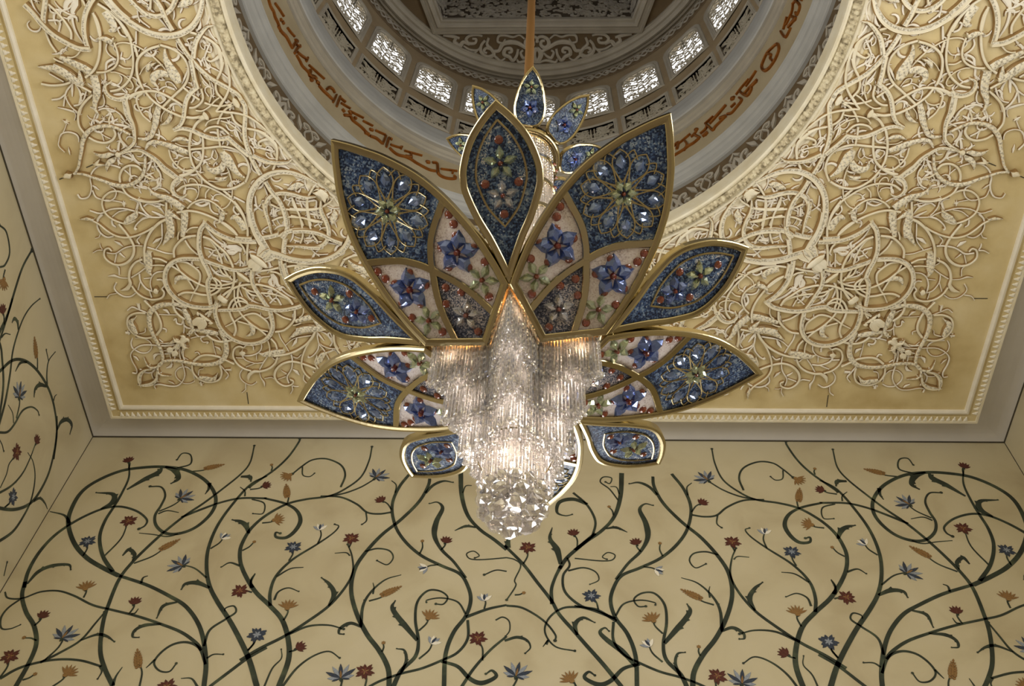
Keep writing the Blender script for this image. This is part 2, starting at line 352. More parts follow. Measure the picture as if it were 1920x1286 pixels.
RD = 3.66; WU = 5.4*PI/180*RD
def wtop(u): 
    t = min(1, max(0, (abs(u)-.10)/(WU-.10))); return 17.88-.27*(1-math.sqrt(max(0, 1-t*t)))
ZB, P0, P1, PU = 16.56, 15.50, 16.08, 5.9*PI/180*RD
b = MB(); HB = 7.5*PI/180*RD
def wl(u, z, d=0, a0=0.): 
    a = u/RD+a0; return (DC[0]+(RD+d)*sin(a), DC[1]+(RD+d)*cos(a), z)
us = [-WU+2*WU*i/20 for i in range(21)]; ps = [-PU+2*PU*i/10 for i in range(11)]
for i in range(24):
    a0 = i*PI/12
    P = lambda u, z, d=0: wl(u, z, d, a0)
    allu = sorted(set([-HB, HB]+us))
    # above and below the opening, piers, between opening and panel
    b.grid([[P(u, wtop(u)) for u in us], [P(u, 18.72) for u in us]], 0)
    b.grid([[P(u, P1) for u in us], [P(u, ZB) for u in us]], 0)
    for s in (-1, 1):
        b.grid([[P(s*WU, ZB), P(s*HB, ZB)], [P(s*WU, wtop(WU)), P(s*HB, wtop(WU))], [P(s*WU, 18.72), P(s*HB, 18.72)]], 0)
        b.grid([[P(s*WU, P1), P(s*HB, P1)], [P(s*WU, ZB), P(s*HB, ZB)]], 0)
        b.grid([[P(s*PU, 15.40), P(s*HB, 15.40)], [P(s*PU, P1), P(s*HB, P1)]], 0)
    b.grid([[P(u, 15.40) for u in ps], [P(u, P0) for u in ps]], 0)
    # reveals
    loop = [(u, ZB) for u in us]+[(u, wtop(u)) for u in us[::-1]]
    b.grid([[P(u, z) for u, z in loop], [P(u, z, .09) for u, z in loop]], 0, closed=True)
    loop = [(u, P0) for u in ps]+[(u, P1) for u in ps[::-1]]
    b.grid([[P(u, z) for u, z in loop], [P(u, z, .06) for u, z in loop]], 1, closed=True)
    b.grid([[P(u, P0, .06) for u in ps], [P(u, P1, .06) for u in ps]], 1)
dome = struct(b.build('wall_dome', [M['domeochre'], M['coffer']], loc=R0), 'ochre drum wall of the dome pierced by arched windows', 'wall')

def scrolls(rg, x0, x1, y0, y1, n, r0, r1, w):      # curling tendrils scattered over a rectangle
    out = []
    for k in range(n):
        x, y = rg.uniform(x0, x1), rg.uniform(y0, y1); R = rg.uniform(r0, r1); a = rg.uniform(0, 2*PI); s = rg.choice((-1, 1)); tot = rg.uniform(3.2, 5.6)
        P = []
        for j in range(9):
            t = j/8; rr = R*(1-.72*t); P.append((x+rr*cos(a+s*tot*t), y+rr*sin(a+s*tot*t)))
        out.append((P, [w, w*1.15, w*.8]))
    return out
# one window: moulded frame and a pierced screen behind it; the others share its meshes
def wlift(d0):
    def f(u, z, h): 
        a = u/RD; return ((RD+d0-h)*sin(a), (RD+d0-h)*cos(a), z)
    return f
fb = MB()
loop = [(-WU, ZB), (0, ZB), (WU, ZB)]
def offs(o): return [(-WU-o, ZB-o)]+[(u*(WU+o)/WU, wtop(u)+o) for u in us]+[(WU+o, ZB-o)]
def framerows(mb, fn, prof, m, closed=True):
    rows = []
    for o, h in prof: rows.append([wlift(0)(u, z, h) for u, z in fn(o)])
    mb.grid(rows, m, closed=closed)
framerows(fb, offs, [(-.005, -.02), (-.005, .015), (.012, .025), (.03, .012), (.045, .02), (.075, .02), (.085, 0)], 0)
frame_me = fb.build('window_1', M['domestone'], loc=R0)
lb = MB(); rg = random.Random(5)
def inside(P): return all(abs(u) < WU+.02 and ZB-.02 < z < wtop(min(WU, abs(u)))+.02 for u, z in P)
def latticestrokes(mb, lift, strokes, h, m=0):
    for P, w in strokes:
        c = crspline(P, 2); stroke(mb, c, widths(w, len(c)), h, lift, 'F', m)
st = scrolls(rg, .02, WU, ZB, 17.9, 34, .05, .10, .022)
st += [([(0.0, ZB), (.0, ZB+.2)], [.03]), ([(0., 17.5), (0., 17.9)], [.03])]
for k in range(8):
    z = ZB+.10+k*.16; R = .05 if k % 2 else .07
    st.append(([(R*sin(t), z-R*1.1*cos(t)) for t in np.linspace(0, PI, 7)], [.026]))
for k in range(6):
    z = ZB+.02+k*.235; st.append(([(0, z), (.10, z+.06), (.2, z+.16), (.30, z+.12), (.345, z+.2)], [.026, .05, .03]))
full = []
for P, w in st:
    for s in (1, -1): full.append(([(s*u, z) for u, z in P], w))
latticestrokes(lb, wlift(.035), full, .008)
framerows(lb, offs, [(-.02, -.035), (-.02, -.02), (.02, -.02), (.02, -.035)], 0)
lat = lb.build('lattice_screen', M['lattice'])
pb = MB(); rg = random.Random(11)
st = scrolls(rg, .02, PU-.02, P0+.03, P1-.02, 54, .03, .065, .022)+[([(0.03, P0), (.03, P1)], [.02])]
for k in range(7):
    z = P0+.05+.085*(k % 6); st.append(([(.05+.045*k, z), (.08+.045*k, z+.03), (.10+.045*k, z+.07)], [.01, .045, .01]))
full = []
for P, w in st:
    for s in (1, -1): full.append(([(s*min(u, PU-.01), min(z, P1-.01)) for u, z in P], w))
latticestrokes(pb, wlift(.04), full, .015)
def poffs(o): return [(-PU-o, P0-o), (-PU/2, P0-o), (0, P0-o), (PU/2, P0-o), (PU+o, P0-o), (PU+o, P1+o), (PU/2, P1+o), (0, P1+o), (-PU/2, P1+o), (-PU-o, P1+o)]
framerows(pb, poffs, [(0, -.05), (0, .012), (.02, .02), (.04, .01), (.055, .015), (.07, 0)], 1)
pan = pb.build('fretwork_panel', [M['lattice'], M['domestone']])
WPL = {-4: 'far left', -3: 'left'}
for i in range(24):
    k = (i+12) % 24-12
    r = (0, 0, -i*PI/12)
    if i == 0: w, l, p = frame_me, lat, pan
    else: w = link('window_%d' % (i+1), frame_me.data); l = link('lattice_screen', lat.data); p = link('fretwork_panel', pan.data)
    w.location = (DC[0], DC[1], ZO); w.rotation_euler = r
    l.parent = w
    p.parent = dome; p.location = (DC[0], DC[1], 0); p.rotation_euler = r
    ords = ['first', 'second', 'third', 'fourth', 'fifth']
    if k == 0: lbl = 'arched dome window behind the crown of small petals'
    elif abs(k) <= 5: lbl = ords[abs(k)-1]+' arched dome window to the '+('right' if k > 0 else 'left')+' of the hanging rod'
    else: lbl = 'arched dome window on the near side of the drum, above the top of the view'
    struct(w, lbl, 'window'); w['group'] = 'arched windows of the dome drum'
# braided band and the upper ring
b = MB()
ring(b, [(3.655, 18.30), (3.635, 18.32), (3.635, 18.62), (3.655, 18.64)], 0)
for i in range(24):
    U = 2*PI*3.635/24; u0 = i*U
    for k in range(3):
        for s in (1, -1):
            c = crspline([(u0+U*(k+t)/3.1+.02, 18.47+s*.11*sin(PI*2*t+.4)) for t in (0, .17, .33, .5, .67, .83, 1)], 3)
            stroke(b, c, widths([.03], len(c)), .02, liftcyl(3.635), 'P', 1)
        c = [(u0+U*(k+.2)/3.1, 18.47), (u0+U*(k+.35)/3.1, 18.47), (u0+U*(k+.5)/3.1, 18.47)]
        stroke(b, c, [.01, .09, .01], .02, liftcyl(3.635), 'P', 1)
        for s in (1, -1):
            c = [(u0+U*(k+.55)/3.1, 18.47+s*.03), (u0+U*(k+.72)/3.1, 18.47+s*.1), (u0+U*(k+.9)/3.1, 18.47+s*.09)]
            stroke(b, c, [.01, .05, .01], .02, liftcyl(3.635), 'P', 1)
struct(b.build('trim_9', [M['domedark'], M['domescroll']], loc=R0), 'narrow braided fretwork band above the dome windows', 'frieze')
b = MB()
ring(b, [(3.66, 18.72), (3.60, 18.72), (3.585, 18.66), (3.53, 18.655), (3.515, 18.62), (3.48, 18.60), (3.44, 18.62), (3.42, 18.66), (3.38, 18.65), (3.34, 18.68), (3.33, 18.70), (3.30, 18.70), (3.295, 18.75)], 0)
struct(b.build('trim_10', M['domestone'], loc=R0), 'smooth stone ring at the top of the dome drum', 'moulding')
# flat crown with a five sided coffer
def pent(A, z): 
    R = A/cos(PI/5); return [(DC[0]+R*sin(PI/5+k*2*PI/5), DC[1]+R*cos(PI/5+k*2*PI/5), z) for k in range(5)]
b = MB(); n = 200
def pr(a, A):
    k = ((a+PI/5) % (2*PI/5))-PI/5; return A/cos(k)
aa = [2*PI*i/n for i in range(n)]
b.grid([[(DC[0]+max(3.30, pr(a, 2.70))*sin(a), DC[1]+max(3.30, pr(a, 2.70))*cos(a), 18.75) for a in aa], [(DC[0]+pr(a, 2.70)*sin(a), DC[1]+pr(a, 2.70)*cos(a), 18.75) for a in aa]], 0, closed=True)
b.grid([pent(A, z) for A, z in ((2.72, 18.76), (2.70, 18.66), (2.655, 18.64), (2.64, 18.68), (2.59, 18.66), (2.56, 18.62), (2.52, 18.62), (2.49, 18.67), (2.45, 18.65), (2.43, 18.68), (2.43, 18.80), (2.47, 18.80))], 1, closed=True)
b.grid([pent(2.47, 18.80), pent(2.47, 20.6), pent(.01, 20.6)], 2, closed=True)
rg = random.Random(3)
fr = scrolls(rg, -1.75, 1.75, 18.85, 20.4, 330, .06, .14, .04)
for k in range(5):
    ca, sa = cos(k*2*PI/5), sin(k*2*PI/5)
    def lf(u, z, h):
        x, y = u, 2.465-h; return (DC[0]+x*ca+y*sa, DC[1]-x*sa+y*ca, z)
    for P, w in fr:
        c = crspline(P, 1); stroke(b, c, widths(w, len(c)), .03, lf, 'P', 3)
# scrolls on the flat crown, read off the photograph's right half and mirrored
TS = '''34:945,330 960,290 1000,285 1035,310 1040,350 1010,370 980,350 985,320 1010,315
40:985,400 1040,370 1100,335 1160,325 1220,340 1250,390 1290,395
26:1000,410 1030,440 1060,450 1080,410 1060,390
34:1100,380 1110,430 1140,470 1170,440 1210,420 1200,380 1160,375 1150,400 1175,410
22:1050,300 1090,270 1140,285 1200,270 1250,275 1260,320 1220,330 1200,300
34:1330,290 1345,340 1310,380 1290,420 1340,440 1390,400 1390,350 1360,310
26:1320,380 1350,370 1370,395 1345,410
20:1390,350 1420,385 1480,380 1530,350
28:1380,275 1420,265 1480,270 1510,300 1490,330 1440,330 1430,300 1460,295
40:1480,340 1530,320 1560,350 1600,320 1590,290
30:1560,290 1610,275 1690,265
34:945,370 915,420 940,490
34:945,370 975,420 950,490
24:960,490 1020,470 1090,485 1110,460
22:1200,450 1240,470 1290,430 1330,440
22:1420,390 1440,405 1430,415'''
for ln in TS.split('\n'):
    w, pts = ln.split(':'); q = [on_z(780+float(p.split(',')[0])/4.174, float(p.split(',')[1])/4.174, 18.75) for p in pts.split()]
    for s in (1, -1):
        c = crspline([(DC[0]+s*(p[0]-DC[0]-.005), p[1]) for p in q], 4)
        stroke(b, c, widths([float(w)*.0023*.6, float(w)*.0023, float(w)*.0023*.6], len(c)), .04, lambda x, y, h: (x, y, 18.75-h), 'P', 3)
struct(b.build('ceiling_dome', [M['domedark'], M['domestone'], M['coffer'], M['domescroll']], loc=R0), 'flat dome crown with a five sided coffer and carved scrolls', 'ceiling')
# ------------------------------------------------------------------ carved arabesque of the ceiling
# strokes are read off one eighth of the star pattern (between two of its mirror axes) and mirrored
CR = {'a': (300, 140, 6.43), 'b': (100, 240, 6.43), 'c': (260, 240, 6.43), 'd': (440, 220, 6.43), 'e': (140, 400, 6.43), 'f': (300, 400, 6.43),
      'g': (220, 560, 6.43), 'h': (440, 380, 5.845)}
RELIEF = '''aR60:975,260 1035,360 1040,450 1035,560 1030,700 1060,850 1110,980 1170,1100 1225,1190
aR30/50/60/60/60/60:180,660 280,632 390,650 500,700 620,745 740,758 845,742
aR60:830,735 930,830 1030,910 1085,960
dR60/60/45/8:230,440 340,490 430,520 560,530 650,520 710,478
aP70/85/70:895,270 935,325 975,380
aP60/75/60:530,440 565,485 600,530
aP20/60/10:470,540 540,500 560,490
aV30:905,345 820,390 760,450 720,530 705,580
aV30:705,640 712,720 725,790 737,855
aV24/40/32/32/32:690,430 760,430 820,440 900,445 1000,465 1080,495 1180,560 1286,650
dV32/32/34/40:200,0 300,70 380,140 440,200 480,262
aV32:868,455 900,540 950,590 1000,615 1075,640 1180,660 1286,700
dV35/35/50/60/40/36:175,125 270,145 370,195 440,255 500,320 520,400 515,500
aV30:545,670 590,630 680,610 760,630 840,700
aV22:560,600 600,545 700,515 800,510 870,495
aV20:740,545 830,575 900,620 960,670 1010,715
aT20:800,590 830,650 880,670 920,640
aT24:920,610 905,690 930,740
aV40/32:530,510 455,570 415,635 385,690 370,780 365,870 375,960 395,1040 432,1115
cV34:720,525 800,610 900,680 1000,720 1100,720 1200,690 1286,640
aV34:1040,1280 1075,1180 1075,1080 1030,980 950,910 850,870 740,855 640,865 550,875 380,890
aV34/34/34/40/55:525,740 530,850 525,960 500,1050 440,1120 350,1180 250,1212
aT30:860,400 880,370 890,410
aT30:790,320 840,340 880,330
aP20/40/10:810,350 850,345 890,330
cS22/45/55/60/75/80/60:95,245 130,180 200,155 300,175 400,205 500,245 605,280
cR30/40/45/60/90/80/60:-220,295 -80,255 30,250 130,300 230,370 320,470 400,530 480,585 545,590
cR70/55/52/48/36/20:500,590 440,640 420,715 455,780 520,815 580,795
cS60/90/90/60/15:1040,400 1005,470 930,500 860,475 835,405
cS70/130/120/90/55/20:1020,270 1075,350 1130,430 1200,520 1290,580
cV20:1050,420 1090,500 1120,600 1135,700 1130,820 1100,900 1040,955 965,960 930,900
cS8/48/52/8:400,150 480,115 560,120 655,155
cV14:450,170 520,200 600,205 680,190
cS30/55/10:935,585 1000,600 1080,570
cV14:850,622 950,630 1060,612
cV24/24/30/40:372,250 400,350 470,440 560,505 660,495
cV20:480,430 500,380 560,345 620,345
cT18:660,330 720,380 800,380 880,350 910,265
cT15:905,255 885,330 930,375 962,330 925,250
cT18:660,330 655,290 700,275
cV32:470,745 550,690 680,670 800,685 920,730 1040,800 1140,870 1220,960 1275,1060
dV34:0,1000 70,1090 130,1200 150,1286
hV30:20,20 100,130 145,250 150,360
cV26:600,950 660,890 760,850 860,860 950,910 1030,985
cS55/65/30/8:1025,1000 1015,1060 985,1110 935,1130
cP20/26/20:1050,1013 1065,1013 1080,1013
cV34:470,1005 600,985 720,1000 840,1040 950,1090 1050,1140 1140,1210 1200,1286
fV32:720,60 760,100 850,170 940,250
cS20/40/60/85/95/90:130,695 180,760 260,800 360,830 450,880 550,955
cS60/90/95/90:385,980 380,1080 400,1180 395,1290
fS90/95/75/10:130,50 145,150 110,260 42,370
cS90/80/75/50:560,1000 570,1080 555,1180 540,1290
fS90/75/25:310,30 300,150 292,260
cS40/55/10:380,990 440,1040 525,1090
fV20:330,210 350,180 400,155 475,150
fV22:240,210 225,260 225,300
bV34:815,640 812,560 850,480 930,440 1020,450 1080,500
bV24/8:1110,560 1160,590 1225,600
bS25/30/36/42/52/56/50/45/40/35/30:260,530 380,540 500,580 620,620 740,665 860,680 960,660 1050,600 1100,530 1120,440 1122,330
bP10/75/85/15:130,575 180,555 210,550 245,530
bP50/80/50:760,300 795,300 830,300
bS20/60/45/5:760,340 700,385 660,430 645,490
bS20/60/45/5:750,300 690,305 600,315 490,280
bP15/45/8:630,420 550,418 485,412
bV30:845,700 900,780 1000,840 1100,870 1200,875 1290,868
cV30:0,845 100,870 220,870 320,858
bV28:900,785 800,750 700,758 620,820 598,900 630,1000 700,1070 800,1120 900,1140 985,1108
bS30/80/70/6:870,1130 930,1080 1000,1030 1027,965
bT24:300,790 340,840 420,830 460,770 470,690 455,600 480,520 540,460 620,435 720,440 820,472
bT20:480,740 520,820 590,850 680,870 750,830 770,760 740,715 695,690
bT10/34/6:470,680 510,710 560,742
bT15:630,860 740,870 840,890
bT40/40:840,905 875,900
bT8/36/8:855,870 858,905 862,940
bT22:450,985 580,1020 700,970 850,960 980,990 1080,1020 1160,1060 1286,1068
bT24:1040,870 1085,980 1165,1062
bT16:930,850 1000,870 1042,915
bT18:720,1060 800,1000 900,980
bT22:1180,1060 1080,1090 1010,1150 985,1200
bT40:985,1200 1010,1215
bT16:715,1095 725,1160 760,1190
bT20:530,1130 545,1080 600,1015
bT22:960,310 990,370 1040,410 1100,415
bT26:1140,420 1190,400 1225,380
bT20:1225,380 1240,450 1280,520
bT20:860,500 920,550 950,600
bT20:930,460 930,540 955,605
bT22:1010,680 1070,710 1140,725
bT20:1200,725 1250,700 1286,650
cT24:200,400 210,450 260,520 275,600 250,680 190,725
cT16:165,475 210,455 265,455
cV24:90,560 130,590 200,605
cT20:200,745 250,715 320,735 380,780
cT24:70,935 120,900 200,895 320,925
cT24:20,860 40,940 90,1010 130,1045
cT26:0,1010 100,1045 200,1070 330,1065
cT24:0,1130 60,1080 150,1060
cV30:330,1085 250,1130 170,1210 130,1286
cT22:285,1140 290,1286
cV30:345,880 345,960 340,1040
cT30:500,840 570,850 640,890 700,900 780,880 820,860
cT20:550,780 560,740 620,720 690,735 710,770
cV16:610,640 625,600 670,600 715,650 735,730 720,810 690,850
cT34:690,900 760,930 830,910 860,880
cT20:860,880 870,960 910,1010 970,1030
cT18:870,870 930,800 1000,795 1050,800
cV20:860,720 820,770 815,830
cV34:1030,740 1080,780 1120,820
cT24:1150,820 1210,850 1286,890
cT26:1160,930 1150,980 1190,1030 1225,1020
cS30/70/90/90:1120,1080 1170,1060 1230,1110 1290,1210
dT20:0,960 60,990 130,1020
bS5/42/30:325,1085 420,1078 500,1095
eV28:210,65 300,110 400,190 500,250 620,275 750,255 880,200 960,150
eV34:1110,55 1020,110 940,190 880,300 852,420 858,570
eS55/105/95/60/8:905,450 895,540 900,620 905,690 945,740
eV34/34/36/36/32/26/22:540,115 620,210 690,310 725,400 710,500 640,580 540,610 440,580 370,510 372,430 420,405 458,440
eT24:345,5 290,60 280,150 320,230 400,280 480,265
eT14:320,230 300,275 255,288
eT22:830,380 760,375 650,390 580,420 500,470 400,460
eT10/55/12:590,390 540,355 485,325
eT30/20/8:545,470 580,500 615,525
eT18:510,480 490,580
eT18:510,620 540,650 545,730
eT16:350,430 290,430 230,462
eT16:345,430 320,395 310,355
eT20:880,400 980,430 1100,470 1200,480
eT16:1055,100 1062,230 1050,330 980,425
eT10/50/16:1060,280 1000,310 950,350
eT18:800,260 760,310 790,360
eT26:450,70 460,130 500,155
eV30/30/32/36/46/56/40/6:830,537 740,580 680,660 665,760 680,830 650,885 610,905 560,915
eV28:700,860 760,940 850,1000 960,1025 1060,1000 1090,940 1060,895
eV28:955,525 1040,535 1125,575
eV20:930,612 1020,605 1100,612
eT6/36/16/16:405,750 480,745 560,770 650,775
eT20:690,765 780,710 860,650
eT22:785,720 800,810 870,900 945,930
eT16:800,800 770,910
eT18:910,920 935,1000
eT20:505,830 480,890 520,950 600,995 680,995 742,955
eT16:510,955 430,970 395,1015
eP80/90/80:965,910 1000,912 1025,914
eT20:945,930 920,840 940,750 1000,700 1080,690
eT24:1000,790 1060,790 1090,850 1060,892
eT16:840,780 930,770
eT16:800,520 790,570 850,610
eT20:645,1160 700,1120 780,1150 880,1190
eT44/30:770,1080 785,1140
eV30:850,1030 910,1090 960,1140
gV34:340,0 400,70 480,160 530,270 530,350 480,425
gV28:350,160 240,158 150,200 130,280 160,360 240,430 340,460 440,450
gS10/60/75/40:232,208 175,260 200,330 245,405
gT14:345,345 340,390 265,412
gT40/20:110,400 165,400
gT30:130,380 145,425
fR30/40/45/45:340,1110 220,1080 120,1065 10,1090
gS45/55/62/62/60/55/50/46/44/40/34/30/26/24/6:850,72 700,45 580,50 480,80 410,145 395,230 410,330 450,430 500,520 545,620 560,710 530,780 450,810 380,790 330,690
gR10/30/52/48/8:465,812 350,835 290,890 282,960 302,1045
gT20:190,880 240,885 240,830 190,740 170,660 210,600 300,550 420,545 560,555 680,545 780,510
gT18:185,470 168,520 180,575 210,605 290,645 370,640 420,580 400,510 320,470 222,462
gT14:510,480 580,530 690,535
gT8/30/8:200,680 230,700 265,735
gP20/40/65/60/40:685,440 720,480 790,490 860,460 880,500
gS30/60/60/10:690,575 760,530 820,545 785,640
gP30/80/90/30:720,590 715,620 700,640 680,665
gT18:790,220 810,320 800,420 765,468 700,455
gT22:690,250 712,230 722,285 780,300 795,260
gS50/75/60/36/24/16:815,105 850,180 890,265 920,345 905,395 850,405
gP80/120/110/50:1075,215 1050,260 1020,310 1000,340
gP15/46/30:1035,185 1080,215 1145,255
gT12:510,180 620,185 730,185
gT10/44/10:555,120 595,135 635,175
gT18:690,90 740,110 800,140
gP60/70/30:975,150 990,150 1010,150
gT16:890,215 950,225 1000,190
gT12/44/30:450,725 455,680 490,660
gT16:490,655 570,655 650,650 680,630
gT16:700,665 695,750
gT18:800,600 800,680 830,750
gT20:550,350 590,365 590,395
gT18:330,880 400,885 450,860 455,830
gT18:500,990 470,930 500,885 540,880
gT26:805,310 850,340 900,350
fR60:555,95 500,180 485,300 490,420 530,540 590,650 625,745
fR55/60/55/50/40/25:625,735 590,800 590,880 605,980 622,1080 618,1170 590,1225
fR60:550,105 640,180 760,250 900,300 1040,320 1170,320
fR55:1095,638 980,660 860,650 740,610 620,570 550,540
fR58:490,525 360,520 250,530 150,580 90,660 75,760 100,860 160,950 250,1030 380,1090 500,1110 620,1110 730,1075
hP70/90/70:220,568 295,630 375,690
hP120/140/130/50:290,640 265,665 240,695 205,735
hP42/50/42:72,768 130,810 182,852
fP80/95/80:750,1025 790,1025 830,1025
fV34:800,1010 850,940 890,850 905,750 890,640 860,560 800,460 700,370 620,300 530,265
fV32:182,510 180,420 230,340 320,270 450,250
fV30:540,275 620,320 690,420 735,520 765,620 820,730 880,790
fV26:310,310 370,400 465,485
fV22:200,590 260,690 350,790 420,900
fV28:150,615 250,680 350,760 470,830 560,865
fV22:610,875 740,885 860,870
fV30/30/30/26/16:225,565 330,580 430,645 485,705 488,790 455,880 405,960 370,1045
fS10/56/64/16:190,840 215,770 290,755 385,790
fV32:230,970 300,940 400,940 500,962 580,970
fV30:620,972 700,930 745,870 730,810 660,760
fV34:172,1000 170,1080 190,1150 240,1210 310,1255
fT16/34/34/60/110/60:565,170 640,280 740,360 830,400 920,420 990,440
fT60/70/20:810,460 880,475 940,450
fT24:590,520 650,440 540,400
fT22:650,440 690,430
fT20:968,470 975,620
fT20:970,540 930,590 880,605
fT20:970,560 1010,600
fT30:590,590 620,650 690,720 760,745 860,755
fV28:970,340 1010,390 1035,450
fV32:1070,350 1060,450 1065,600
fT24:1000,1000 960,900 980,820
fV30:970,830 945,930 950,1030 990,1140
fV26:1040,900 1100,960 1190,980
fV28:880,1150 905,1080 970,1040 1050,1060 1105,1100
fS40/60/40:300,1130 325,1200 370,1290
dR22/55/64/72/78/80/80/80/80:1000,775 850,700 700,650 550,640 420,672 310,745 230,850 190,970 185,1100
dR80:187,1080 190,1180 215,1300
hR80/80/86/100/110:180,90 200,190 245,310 310,420 350,500
hR150/160/120:350,470 330,520 300,580
dR56:385,755 450,860 540,970 590,1070 622,1180 632,1290
hR56:515,0 565,100 588,200 575,300 530,375
hR56:560,385 548,470 545,550
hR50:550,650 570,740 590,800
dR20/54/56/56/56/54/52/50:985,935 850,945 720,910 600,890 500,905 420,955 385,1040 388,1150
hR52/46/36/20:335,-10 350,80 385,190 415,320
dV30:700,960 740,1060 790,1180 830,1290
dV36:880,970 885,1090 922,1290
dV30:440,1035 550,1080 700,1100 880,1105 1020,1085 1165,1000
dV28:460,1230 560,1190 700,1185 850,1200 960,1240 1075,1245
dP40/100/110/40:950,890 1040,895 1100,920 1060,980
dP20/26/26/16:960,862 1050,845 1115,885 1135,960 1110,1015
dS20/80/80/20:645,850 710,830 780,800 840,800
dT30/26/20/14:660,540 750,565 820,615 850,675
dT10/50/14:515,580 585,575 665,615
dT28:560,360 575,420 620,500
dV60/40/28/28/26:450,245 360,262 300,290 300,330 330,335
dT28:235,30 250,160 240,270 290,350 380,380 490,405
dT18:375,385 400,340 460,375 440,430 385,410 390,455 440,490 510,490
dT20:200,540 220,620 275,665
dT18:345,560 375,600 440,560
dT22:210,300 260,360 300,365
dV34:470,620 495,555
dT24:250,940 270,1060 345,1120
dT24:240,1040 290,1080
dT26:470,1070 480,1180
dT22:430,1145 500,1130 570,1100
dT24:620,980 680,1000 720,980
dT22:650,1050 680,990
dT26:780,1000 880,1000 970,985
dT24:990,990 990,1100 1015,1200
dT26:850,720 855,810 895,880
dT30:920,900 950,840 995,790'''
CC = (-.094, 2.818)
def ceil_stroke(ln):
    hd, pts = ln.split(':'); ox, oy, s = CR[hd[0]]; k = hd[1]; W = [float(x) for x in hd[2:].split('/')]
    uv = [(ox+float(p.split(',')[0])/s, oy+float(p.split(',')[1])/s) for p in pts.split()]
    q = [on_z(u, v, 12.) for u, v in uv]
    u, v = uv[len(uv)//2]; e1 = on_z(u+1, v, 12.)-on_z(u, v, 12.); e2 = on_z(u, v+1, 12.)-on_z(u, v, 12.)
    sc_ = math.sqrt(abs(e1[0]*e2[1]-e1[1]*e2[0]))/s
    return k, [(p[0]-CC[0], p[1]-CC[1]) for p in q], [w*sc_*(1.1 if k == 'S' else .95) for w in W]
def mirror(P, deg):                           # about the axis at deg (measured from the near side, clockwise seen from below)
    a2 = 2*rad(deg); out = []
    for x, y in P:
        a = math.atan2(x, -y); r = math.hypot(x, y); a = a2-a; out.append((r*sin(a), -r*cos(a)))
    return out
wedge = [ceil_stroke(l) for l in RELIEF.split('\n')]
rg = random.Random(21)                       # the crowd of small tendrils filling the ground
for i in range(80):
    a = rad(rg.uniform(-135, -112.5)); r = math.sqrt(rg.uniform(4.15**2, 6.1**2))
    x, y = r*sin(a), -r*cos(a); th = rg.uniform(0, 2*PI); L = rg.uniform(.16, .36); k = rg.uniform(-3.2, 3.2); P = []
    for j in range(7):
        P.append((x, y)); x += L/6*cos(th); y += L/6*sin(th); th += k/6*(1+j*.18)
    w = rg.uniform(.032, .048); wedge.append(('t', P, [w*.5, w, w*.9, w*.4]))
    if i % 2 == 0:
        px, py = P[3]
        for s in (1, -1):
            t2 = th+s*1.9; wedge.append(('t', [(px, py), (px+.05*cos(t2), py+.05*sin(t2)), (px+.09*cos(t2+s*.6), py+.09*sin(t2+s*.6))], [w*.9, w*.8, .004]))
    if i % 5 == 0:
        x, y = P[0]
        for j in range(3): wedge.append(('t', [(x-.045*cos(j*1.05), y-.045*sin(j*1.05)), (x, y), (x+.045*cos(j*1.05), y+.045*sin(j*1.05))], [.004, .022, .004]))
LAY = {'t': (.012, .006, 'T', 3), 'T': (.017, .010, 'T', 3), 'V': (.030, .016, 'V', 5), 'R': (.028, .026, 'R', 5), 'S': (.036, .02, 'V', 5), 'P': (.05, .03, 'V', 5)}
b = MB()
def inb(P): return all(-6.33 < x < 6.42 and y < 6.36 for x, y in P) 
def emit_set(T, corner):
    for i, (k, P, W) in enumerate(wedge):
        Q = T(P)
        if not inb(Q): continue
        if not corner and max(max(abs(x), abs(y)) for x, y in Q) > 6.2: continue
        h, z0, prof, n = LAY[k]
        c = crspline(Q, n if k != 't' else 2); ww = widths(W, len(c)); z0 += (i % 5)*.0035
        if k == 'P': ww = [v*max(.12, 1-abs(2*j/(len(c)-1)-1)**3.5) for j, v in enumerate(ww)]
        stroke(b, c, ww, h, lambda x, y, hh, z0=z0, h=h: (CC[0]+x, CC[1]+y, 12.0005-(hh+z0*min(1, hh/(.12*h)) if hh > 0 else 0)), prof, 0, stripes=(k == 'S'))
LR = lambda f: (lambda P: [(-x, y) for x, y in f(P)])
ident = lambda P: P
m135 = lambda P: mirror(P, -135); m112 = lambda P: mirror(P, -112.5); m157 = lambda P: mirror(mirror(P, -135), -157.5)
for f, cnr in ((ident, True), (m135, True), (m112, False), (m157, False)):
    emit_set(f, cnr); emit_set(LR(f), cnr)
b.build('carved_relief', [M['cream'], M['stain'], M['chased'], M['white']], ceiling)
# hairline joints between the carved stones
b = MB()
def joint(p, q):
    for s in (1, -1):
        c = [(s*p[0], p[1]), ((s*p[0]+s*q[0])/2, (p[1]+q[1])/2), (s*q[0], q[1])]
        stroke(b, c, [.012]*3, .004, lambda x, y, h: (CC[0]+x, CC[1]+y, 11.9985-h), 'F', 0)
for a in (-112.5, -135):
    for r0, r1 in ((6.22, 6.42), (6.62, 6.86)) if a == -112.5 else ((6.55, 7.0),): joint((r0*sin(rad(a)), -r0*cos(rad(a))), (r1*sin(rad(a)), -r1*cos(rad(a))))
def jpx(u0, v0, u1, v1):
    p, q = on_z(u0, v0, 12), on_z(u1, v1, 12); joint((p[0]-CC[0], p[1]-CC[1]), (q[0]-CC[0], q[1]-CC[1]))
jpx(177, 556, 203, 556); jpx(463, 735, 466, 757)
b.build('stone_joint', M['joint'], ceiling)
